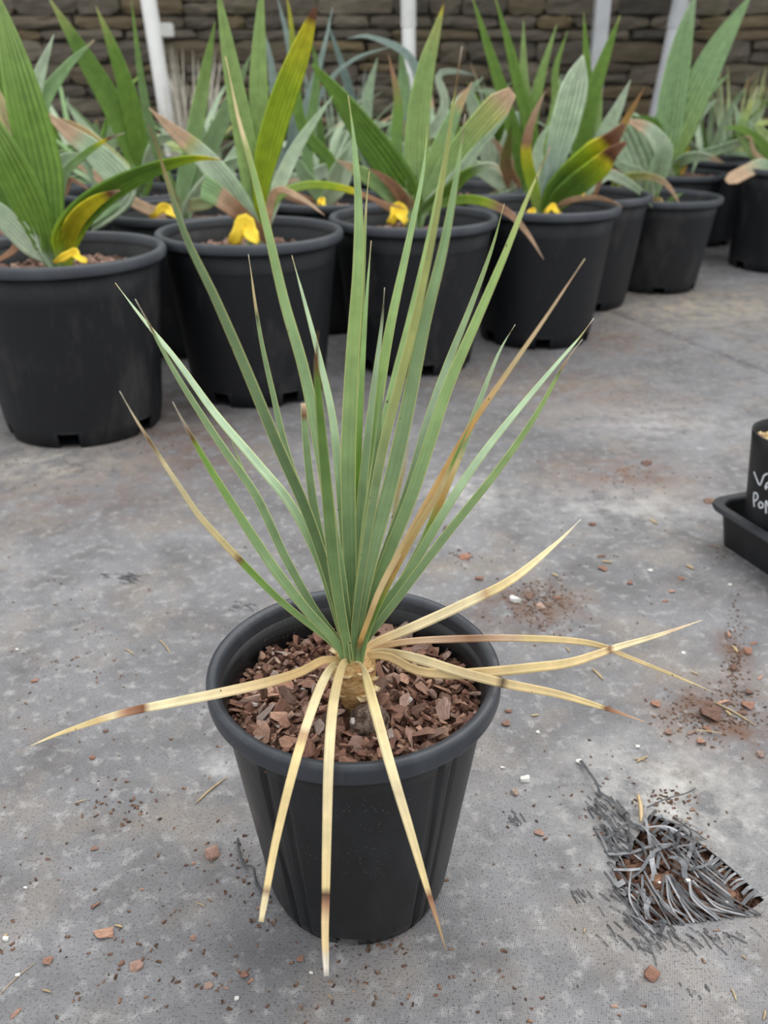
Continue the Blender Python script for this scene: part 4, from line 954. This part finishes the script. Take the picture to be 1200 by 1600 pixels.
link('tray_rim', loft('tray_rim', [(rrect(t_-.003, t_-.003, .026), TH-.006), (rrect(t_+.012, t_+.012, .032), TH-.006), (rrect(t_+.014, t_+.014, .034), TH-.002), (rrect(t_+.012, t_+.012, .032), TH+.003), (rrect(t_-.001, t_-.001, .026), TH+.003), (rrect(t_-.003, t_-.003, .024), TH), (rrect(t_-.003, t_-.003, .026), TH-.006)], False), plastic('tray_rim_plastic', lin((46, 48, 52)), lin((80, 82, 86)), .4, .5, .8, False), tray)
PH = .208; PB, PT = .043, .064
MPC = K0+ux*.030+uy*.046+Vector((0, 0, .0055))
mp_ = empty('marked_pot', MPC); tag(mp_, 'tall black pot with white handwriting, standing in the square tray', 'pot')
rr_ = lambda z: PB+(PT-PB)*z/PH
prof_ = [(PB-.002, 0), (rr_(.01), .01), (rr_(.10), .10), (rr_(.18), .18), (PT, PH-.001), (PT-.001, PH), (PT-.0025, PH-.001), (rr_(.18)-.003, .18), (rr_(.10)-.003, .10), (rr_(.01)-.003, .01), (PB-.005, 0)]
link('body', ring_body('body', prof_, 72), M_TRAY, mp_); link('pot_floor', disk('pot_floor', PB-.004, .004, 32), M_TRAY, mp_)
gz = PH-.020; gr_ = rr_(gz)-.004
gme = disk('gravel', gr_, gz-.004, 40, .003, 2)
rs = random.Random(9); pts_ = []
for i in range(300):
    q_ = gr_*.96*math.sqrt(rs.random()); a = rs.uniform(0, 6.283); pts_.append((q_*math.cos(a), q_*math.sin(a), gz+rs.uniform(-.003, .002)))
bm = bmesh.new(); bm.from_mesh(gme); bm.from_mesh(scatter_mesh('g', pts_, .0025, .0055, 4, .7, .6, 1.4))
gr = link('pot_gravel', bm_mesh('pot_gravel', bm), M_GRAVEL, None, mp_.location); tag(gr, 'pale gritty topping inside the marked pot', 'gravel', kind='stuff')
# handwriting traced on the curved side
def onface(px, py):
    r_ = ray(px+6, py); k_ = (PT-PB)/PH; off = .0006
    ox, oy = -MPC.x, -MPC.y; r0 = PB+off+k_*(CAM_H-MPC.z)
    A_ = r_.x**2+r_.y**2-(k_*r_.z)**2; B_ = 2*(ox*r_.x+oy*r_.y-r0*k_*r_.z); C_ = ox*ox+oy*oy-r0*r0
    D_ = max(0, B_*B_-4*A_*C_); return CAM+r_*((-B_-math.sqrt(D_))/(2*A_))
STROKES = {'letter_v': [[(1172, 737), (1176, 748), (1181, 758), (1185, 750), (1188, 743), (1194, 740)]],
           'letter_a': [[(1198, 754), (1193, 755), (1190, 761), (1191, 765)], [(1198, 753), (1199, 758), (1200, 766)], [(1191, 761), (1199, 761)]],
           'letter_p': [[(1172, 770), (1171.5, 780), (1172.5, 792)], [(1172, 770), (1176, 771), (1178, 776), (1176, 781), (1172.5, 783)]],
           'letter_o': [[(1182, 784), (1179.5, 788), (1181, 793), (1185, 793), (1186, 788), (1182, 784)]],
           'letter_n': [[(1191, 802), (1190.5, 792), (1191, 783), (1195, 791), (1199, 800), (1201, 792)], [(1199, 800), (1208, 806)]]}
for nm, lines in STROKES.items():
    V = []; Fs = []
    for ln in lines:
        C_, L_ = catmull([onface(*p_) for p_ in ln], 6*(len(ln)-1))
        b0 = len(V)
        for i, c_ in enumerate(C_):
            T = (C_[min(i+1, len(C_)-1)]-C_[max(0, i-1)]).normalized(); fn = (c_-MPC); fn.z = 0; fn.normalize(); sd_ = T.cross(fn).normalized()
            for k in range(4):
                a = math.pi/4+k*math.pi/2; V.append(c_+sd_*.0014*math.cos(a)*1.2+fn*.0004*math.sin(a)-mp_.location)
        for i in range(len(C_)-1):
            for k in range(4): Fs.append((b0+i*4+k, b0+i*4+(k+1) % 4, b0+(i+1)*4+(k+1) % 4, b0+(i+1)*4+k))
    me = mesh('handwritten_letter', V, Fs); o = link('handwritten_letter', me, M_INK, mp_); o['label'] = 'white hand-painted letter'
# ==================================================================== TORN PATCH
q = NT('frayed_tape', .5, .4); rnd = q.n('ShaderNodeObjectInfo').outputs['Random']
c = q.ramp(rnd, [(0, lin((84, 85, 88))), (.4, lin((118, 120, 124))), (.75, lin((142, 144, 148))), (1, lin((164, 166, 170)))])
g_ = q.noise(q.pos(), 90, 3); q.col(q.mix(1.0, c, q.ramp(g_, [(.3, (.6, .6, .6)), (.7, (1.15, 1.15, 1.15))]), 'MULTIPLY')); M_STRAND = q.m
M_DARKSTRAND = plain('dark_frayed_tape', (74, 75, 78), .5, .4, .4, 120)
rs = random.Random(12)
def ribbon(pts, w, seed=0, th=.00015):
    C_, L_ = catmull(pts, 14); V = []; Fs = []
    r0 = random.Random(seed); tw0 = r0.uniform(-.35, .35); tw1 = r0.uniform(-.6, .6)
    for i, p_ in enumerate(C_):
        T = (C_[min(i+1, 14)]-C_[max(0, i-1)]).normalized(); sd_ = T.cross(Vector((0, 0, 1)))
        sd_ = sd_.normalized() if sd_.length > .05 else Vector((1, 0, 0))
        sd_ = Matrix.Rotation(tw0+(tw1-tw0)*i/14, 3, T) @ sd_; u_ = sd_.cross(T)
        V += [p_-sd_*w/2, p_+sd_*w/2, p_+sd_*w/2+u_*th, p_-sd_*w/2+u_*th]
    for i in range(14):
        for k in range(4): Fs.append((i*4+k, i*4+(k+1) % 4, i*4+4+(k+1) % 4, i*4+4+k))
    return V, Fs
def strand(pxs, zs, wpx, dark=False):
    pts = [atZ(x, y, 0)+Vector((0, 0, z)) for (x, y), z in zip(pxs, zs)]
    V, Fs = ribbon(pts, wpx*.00058, rs.random())
    link('fabric_strand', mesh('fabric_strand', V, Fs, False), M_DARKSTRAND if dark else M_STRAND, floor)
# bold strands seen singly
for pxs, w, dk in [
    ([(906, 1190), (916, 1212), (930, 1235), (938, 1248)], 7, True), ([(935, 1240), (960, 1262), (985, 1290), (1012, 1300)], 7, True), ([(930, 1250), (938, 1275), (952, 1300), (975, 1312)], 5, True),
    ([(1010, 1265), (1042, 1258), (1070, 1250), (1086, 1235)], 3, True),
    ([(950, 1338), (985, 1338), (1020, 1330), (1055, 1322)], 8, False), ([(1050, 1322), (1020, 1345), (1000, 1365), (985, 1375)], 6, False), ([(1012, 1300), (1018, 1335), (1016, 1355), (1022, 1370)], 9, False),
    ([(1018, 1312), (1028, 1335), (1026, 1360)], 6, False), ([(1008, 1282), (1015, 1320), (1020, 1360), (1018, 1380)], 6, False), ([(945, 1315), (975, 1300), (1005, 1302), (1025, 1310)], 6, True), ([(1046, 1342), (1062, 1360), (1070, 1375)], 9, False),
    ([(1082, 1325), (1075, 1345), (1068, 1368)], 7, False), ([(1075, 1362), (1100, 1360), (1120, 1352), (1125, 1345)], 5, False), ([(982, 1310), (985, 1330), (980, 1340)], 6, False), ([(1000, 1318), (1005, 1330), (995, 1345)], 7, False),
    ([(958, 1362), (985, 1368), (1005, 1360)], 5, False), ([(962, 1388), (975, 1380)], 9, False), ([(972, 1402), (984, 1392)], 9, False), ([(1012, 1440), (1008, 1425), (1018, 1405)], 8, False), ([(1020, 1450), (1035, 1452), (1030, 1462)], 7, False)]:
    strand(pxs, [.003]+[rs.uniform(.004, .014) for _ in pxs[1:-1]]+[.003], w, dk)
def lerp2(a, b, t): return (a[0]+(b[0]-a[0])*t, a[1]+(b[1]-a[1])*t)
for k in range(34):      # sweep of strands along the lower side
    t = rs.random(); a = lerp2((990, 1360), (1095, 1370), t); b = lerp2((1005, 1452), (1175, 1432), t+rs.uniform(-.08, .1)); a = (a[0]+rs.uniform(-25, 15), a[1]+rs.uniform(-5, 30))
    m_ = ((a[0]+b[0])/2-rs.uniform(2, 22), (a[1]+b[1])/2+rs.uniform(0, 14))
    strand([a, m_, b], [.002, rs.uniform(.003, .012), .001], rs.uniform(2.5, 5), rs.random() < .25)
for k in range(20):      # loops across the opening
    a = (rs.uniform(960, 1060), rs.uniform(1275, 1330)); an = rs.uniform(.1, 1.4); L = rs.uniform(35, 90)
    b = (a[0]+L*math.cos(an), a[1]+L*math.sin(an)); m_ = ((a[0]+b[0])/2+rs.uniform(-14, 14), (a[1]+b[1])/2+rs.uniform(-14, 14))
    strand([a, m_, b], [.002, rs.uniform(.004, .016), .002], rs.uniform(2.5, 5), rs.random() < .35)
for k in range(24):      # left frayed fringe
    t = rs.random(); a = lerp2((930, 1280), (985, 1440), t); a = (a[0]+rs.uniform(-10, 12), a[1]); b = (a[0]+rs.uniform(14, 50), a[1]+rs.uniform(10, 46))
    strand([a, lerp2(a, b, .5), b], [.001, .004, .001], rs.uniform(2.5, 5), rs.random() < .55)
for k in range(22):      # ladder of loose wefts along the right edge
    t = (k+.5+rs.uniform(-.3, .3))/22; a = lerp2((1018, 1266), (1192, 1404), t); a = (a[0]+3, a[1]-3); b = (a[0]-rs.uniform(10, 34), a[1]+rs.uniform(2, 20))
    strand([a, lerp2(a, b, .5), b], [.0008, .001, -.004], rs.uniform(4, 6.5), False)
for k in range(7):
    a = lerp2((1030, 1290), (1080, 1330), k/6); b = lerp2((1130, 1372), (1190, 1412), k/6); a = (a[0]-k*5, a[1]+k*5); b = (b[0]-k*6, b[1]+k*3)
    strand([a, lerp2(a, b, .5), b], [.001, .002, .001], rs.uniform(3, 5), k % 2 == 0)
# short lifted threads around the tear and other worn spots: nobody could count them
V = []; Fs = []
def many(cx, cy, sx_, sy_, n, an0, L0, L1):
    for k in range(n):
        a = (rs.gauss(cx, sx_), rs.gauss(cy, sy_)); L = rs.uniform(L0, L1); an = an0+rs.gauss(0, .18)
        b = (a[0]+L*math.cos(an), a[1]+L*math.sin(an)); p0 = atZ(*a)+Vector((0, 0, .0006)); p1 = atZ(*b)+Vector((0, 0, .0006)); pm = (p0+p1)/2+Vector((0, 0, rs.uniform(.0003, .0016)))
        v, f = ribbon([p0, pm, p1], rs.uniform(.0006, .0014), rs.random()); o_ = len(V); V.extend(v); Fs.extend(tuple(o_+i for i in q_) for q_ in f)
many(955, 1290, 14, 26, 34, .8, 10, 30); many(965, 1400, 16, 28, 26, .8, 10, 28); many(1060, 1458, 60, 7, 40, .75, 10, 30); many(930, 1255, 10, 8, 20, .9, 8, 20)
many(1000, 1465, 20, 10, 20, .8, 10, 26); many(905, 1390, 8, 8, 8, .8, 8, 24); many(800, 1275, 7, 7, 8, .8, 8, 20); many(1080, 1545, 14, 10, 7, .8, 6, 14); many(195, 903, 10, 4, 26, .1, 8, 20); many(160, 900, 4, 3, 8, .1, 4, 9); many(370, 948, 12, 4, 9, .2, 6, 16)
o = link('loose_threads', mesh('loose_threads', V, Fs, False), M_DARKSTRAND, floor); tag(o, kind='stuff')
# black tie lying by the pot
tie = [(372, 1312), (374, 1335), (382, 1355), (396, 1362), (400, 1380), (412, 1402), (424, 1405)]
Vt, Ft = ribbon([atZ(x, y)+Vector((0, 0, .002+.004*(i % 2))) for i, (x, y) in enumerate(tie)], .0024, 3, .0008)
o = link('plastic_tie', mesh('plastic_tie', Vt, Ft), M_DARKSTRAND); tag(o, 'thin curled black plastic strand on the ground left of the foreground pot', 'strand')
# bark, straw and crumbs in the soil of the opening
hc = atZ(1060, 1375)
def in_hole_pts(n, z0, z1, sd_):
    r_ = random.Random(sd_); out = []
    xs = [h.x for h in HOLE]; ys = [h.y for h in HOLE]
    while len(out) < n:
        p_ = Vector((r_.uniform(min(xs), max(xs)), r_.uniform(min(ys), max(ys))))
        if pt_in(p_, HOLE): out.append((p_.x, p_.y, r_.uniform(z0, z1)))
    return out
o = link('soil_crumbs', scatter_mesh('soil_crumbs', in_hole_pts(700, -.016, -.008, 3), .0014, .0045, 5, .6, .8, 1.8), M_CRUMB, soil); tag(o, kind='stuff')
o = link('soil_bark', scatter_mesh('soil_bark', in_hole_pts(60, -.010, -.003, 8), .004, .008, 6, .3, .4, 1.8), M_SOIL, soil); tag(o, kind='stuff')
# ==================================================================== LOOSE BITS ON THE GROUND
def chip_at(px, py, Lpx, rotd, label='small reddish-brown bark chip lying loose on the ground fabric', grp='loose bark chips', mesh_i=None, zoff=0):
    i = mesh_i if mesh_i is not None else rs.randrange(12); me = CHIPS[i]; P_ = atZ(px, py); L = Lpx*depth(P_)/F_PX
    xs = [v.co.x for v in me.vertices]; zs = [v.co.z for v in me.vertices]
    s = L/(max(xs)-min(xs)); o = link('bark_chip', me, None, None, (P_.x, P_.y, -min(zs)*s+.0002+zoff)); o.scale = (s,)*3; o.rotation_euler = (0, 0, R(rotd)); tag(o, label, 'bark chip', grp); return o
CH = [(163, 1460, 33, 5), (213, 1511, 22, 25), (190, 1505, 12, 60), (26, 1583, 20, 60), (333, 1336, 22, 30), (152, 1416, 18, 30), (76, 1503, 16, 5), (326, 1541, 14, 20), (352, 1545, 12, 0), (383, 1524, 16, 10), (392, 1533, 10, 50),
      (222, 1390, 9, 0), (302, 1467, 9, 20), (148, 1327, 10, 60), (805, 1240, 12, 20), (843, 1303, 14, 20), (937, 1304, 12, 10), (1188, 1181, 12, 0), (1017, 1525, 22, -50), (960, 1573, 12, 10), (303, 1350, 8, 30), (292, 1353, 9, 0), (55, 1064, 12, 30),
      (145, 1185, 8, 60), (165, 1143, 10, 0), (792, 1132, 14, 30), (795, 1112, 12, 0), (1109, 785, 18, 10), (1115, 854, 12, 0), (1010, 725, 16, 30), (942, 890, 14, 0), (926, 820, 12, 0), (1170, 1083, 16, 10), (1178, 1006, 14, 20), (1168, 1020, 14, -10), (1188, 1060, 14, 40),
      (1113, 1120, 34, -8), (1130, 1098, 22, 20), (1160, 1115, 18, 0), (1080, 1146, 16, 30), (1095, 1160, 18, 10), (1170, 1105, 20, -20), (1045, 1145, 14, 40), (1026, 1102, 16, 0), (1105, 1140, 12, 0), (750, 905, 14, 0), (870, 935, 16, 20), (845, 950, 14, 40), (826, 935, 12, 0), (726, 872, 18, 20), (700, 830, 14, 0), (1140, 992, 16, 70), (1146, 1044, 18, 60),
      (1064, 905, 10, 0), (1040, 940, 12, 10), (1050, 925, 10, 60), (985, 912, 10, 30), (940, 870, 14, 10), (470, 1500, 12, 20), (1000, 1340, 12, 0)]
SPECIAL = {(163, 1460): 'longest bark chip at lower left, lying flat', (213, 1511): 'broad reddish bark chip at lower left, below the longest chip', (26, 1583): 'bark chip in the lower left corner', (333, 1336): 'bark chip left of the foreground pot beside the black plastic strand',
  (152, 1416): 'bark chip above the longest chip at lower left', (1113, 1120): 'largest bark piece among the brown crumbs at the right', (1017, 1525): 'bark flake on the ground below the torn patch', (1109, 785): 'bark chip just left of the square tray corner', (843, 1303): 'bark chip between the foreground pot and the torn patch'}
for (x, y, L, a) in CH:
    if (x, y) in SPECIAL: chip_at(x, y, L, a, SPECIAL[(x, y)])
    else: chip_at(x, y, L, a)
chip_at(1120, 1460-5, 14, 20)
def straw(px0, py0, px1, py1, w, label, grp=None, z=.0015):
    A = atZ(px0, py0)+Vector((0, 0, z)); B = atZ(px1, py1)+Vector((0, 0, z)); d_ = (B-A).normalized(); sd_ = Vector((-d_.y, d_.x, 0)); w = w*.72*depth(A)/F_PX
    V = []; Fs = []; n = 8
    for i in range(n+1):
        p_ = A.lerp(B, i/n)+sd_*(A-B).length*.04*math.sin(i/n*math.pi); r_ = w/2*(.5+.5*math.sin(min(1, i/n*2+.2)*math.pi/2))*(1 if i < n-1 else .6)
        V += [p_+sd_*r_, p_+Vector((0, 0, r_*.8)), p_-sd_*r_, p_-Vector((0, 0, min(r_*.6, z)))]
    for i in range(n):
        for k in range(4): Fs.append((i*4+k, i*4+(k+1) % 4, i*4+4+(k+1) % 4, i*4+4+k))
    Fs += [(3, 2, 1, 0), (n*4, n*4+1, n*4+2, n*4+3)]
    V = [v-A for v in V]
    o = link('straw_piece', mesh('straw_piece', V, Fs), M_STRAW, None, A); tag(o, label, 'straw', grp)
straw(307, 1256, 355, 1216, 5, 'thin straw piece on the ground left of the foreground pot rim')
straw(1115, 1098, 1180, 1135, 5, 'thin straw piece among the brown crumbs at the right')
straw(1085, 1145, 1128, 1150, 4, 'pale short straw in front of the brown crumbs at the right', None, .004)
straw(925, 1046, 942, 1063, 6, 'short grey twig on the ground below the long dead leaves')
straw(995, 1252, 999, 1295, 10, 'stubby pale twig lying on the edge of the torn patch', None, .010)
straw(995, 1192, 1012, 1183, 6, 'curved tan straw above the torn patch')
straw(0, 1555, 55, 1506, 2.5, 'very thin dry stalk near the lower left corner')
for (a, b, c_, d_, w) in [(180, 1447, 192, 1450, 6), (66, 1548, 80, 1552, 5), (5, 1470, 12, 1460, 8), (118, 1256, 136, 1251, 3), (248, 1000, 266, 1022, 3), (195, 1015, 210, 1024, 3), (862, 897, 872, 902, 6), (1072, 884, 1084, 890, 8), (940, 878, 956, 880, 6), (1016, 813, 1027, 820, 7), (1144, 1010, 1152, 1020, 8), (1134, 1112, 1142, 1120, 8), (308, 1412, 320, 1418, 3), (1142, 1545, 1150, 1565, 4), (1195, 1580, 1192, 1595, 5), (512, 1556, 520, 1563, 4), (912, 1458, 914, 1452, 4), (1158, 1494, 1166, 1500, 4), (1078, 1050, 1092, 1056, 4), (830, 1120, 842, 1118, 5), (990, 1187, 1010, 1190, 4), (884, 1012, 890, 1020, 4)]:
    straw(a, b, c_, d_, w, 'tiny pale straw fragment scattered on the ground fabric', 'straw fragments')
for (x, y, s, lb) in [(806, 939, 21, 'round white shell or pebble on the ground right of the foreground pot'), (820, 1219, 18, 'white flaky crumb on the ground above the torn patch edge'), (10, 1468, 12, 'pale pebble near the lower left edge'), (1016, 893, 9, None), (996, 1168, 8, None), (486, 1521, 7, None), (370, 1561, 9, None), (28, 1525, 8, None), (40, 1388, 6, None), (27, 1016, 6, None), (1140, 915, 7, None), (1068, 1022, 8, None), (840, 1145, 7, None), (785, 1200, 7, None), (1005, 1420, 5, None), (905, 1192, 12, None), (1030, 1380, 6, None), (1134, 1412, 8, None), (1074, 1378, 10, None)]:
    P_ = atZ(x, y); L = s*depth(P_)/F_PX; me = chip_mesh('white_pebble', L, L*.75, L*.4, int(x*7+y), 20); me.materials.append(M_WHITE)
    o = link('white_pebble', me, None, None, (P_.x, P_.y, L*.2+.0003)); tag(o, lb or 'tiny white speck of grit lying on the ground fabric', 'pebble', None if lb else 'white grit specks')
# fine brown crumbs in drifts: nobody could count them
P_ = []
def drift(px, py, sx_, sy_, n):
    for k in range(n):
        a = atZ(rs.gauss(px, sx_), rs.gauss(py, sy_)); P_.append((a.x, a.y, .0006))
drift(845, 945, 32, 20, 330); drift(1110, 1120, 40, 22, 300); drift(1148, 1030, 9, 45, 170); drift(975, 745, 40, 16, 70); drift(1000, 635, 40, 18, 60); drift(1060, 470, 80, 12, 90); drift(960, 525, 30, 10, 120); drift(780, 565, 50, 10, 90)
drift(720, 870, 12, 8, 30); drift(70, 730, 80, 20, 90); drift(240, 690, 50, 12, 90); drift(180, 1260, 40, 22, 40); drift(250, 1200, 150, 120, 90); drift(250, 1480, 180, 80, 110); drift(880, 1250, 90, 60, 50); drift(950, 850, 160, 120, 90); drift(620, 1540, 220, 40, 80); drift(1075, 1290, 20, 30, 60); drift(1030, 1250, 20, 10, 40); drift(100, 1000, 80, 60, 80); drift(1130, 870, 10, 12, 20); drift(380, 1350, 14, 20, 20); drift(405, 1440, 10, 8, 14); drift(600, 1480, 60, 6, 30)
o = link('ground_crumbs', scatter_mesh('ground_crumbs', P_, .0005, .0018, 77, .5, .3, 2.2), M_GCRUMB); tag(o, 'fine brown bark crumbs strewn in drifts over the ground fabric', 'crumbs', kind='stuff')
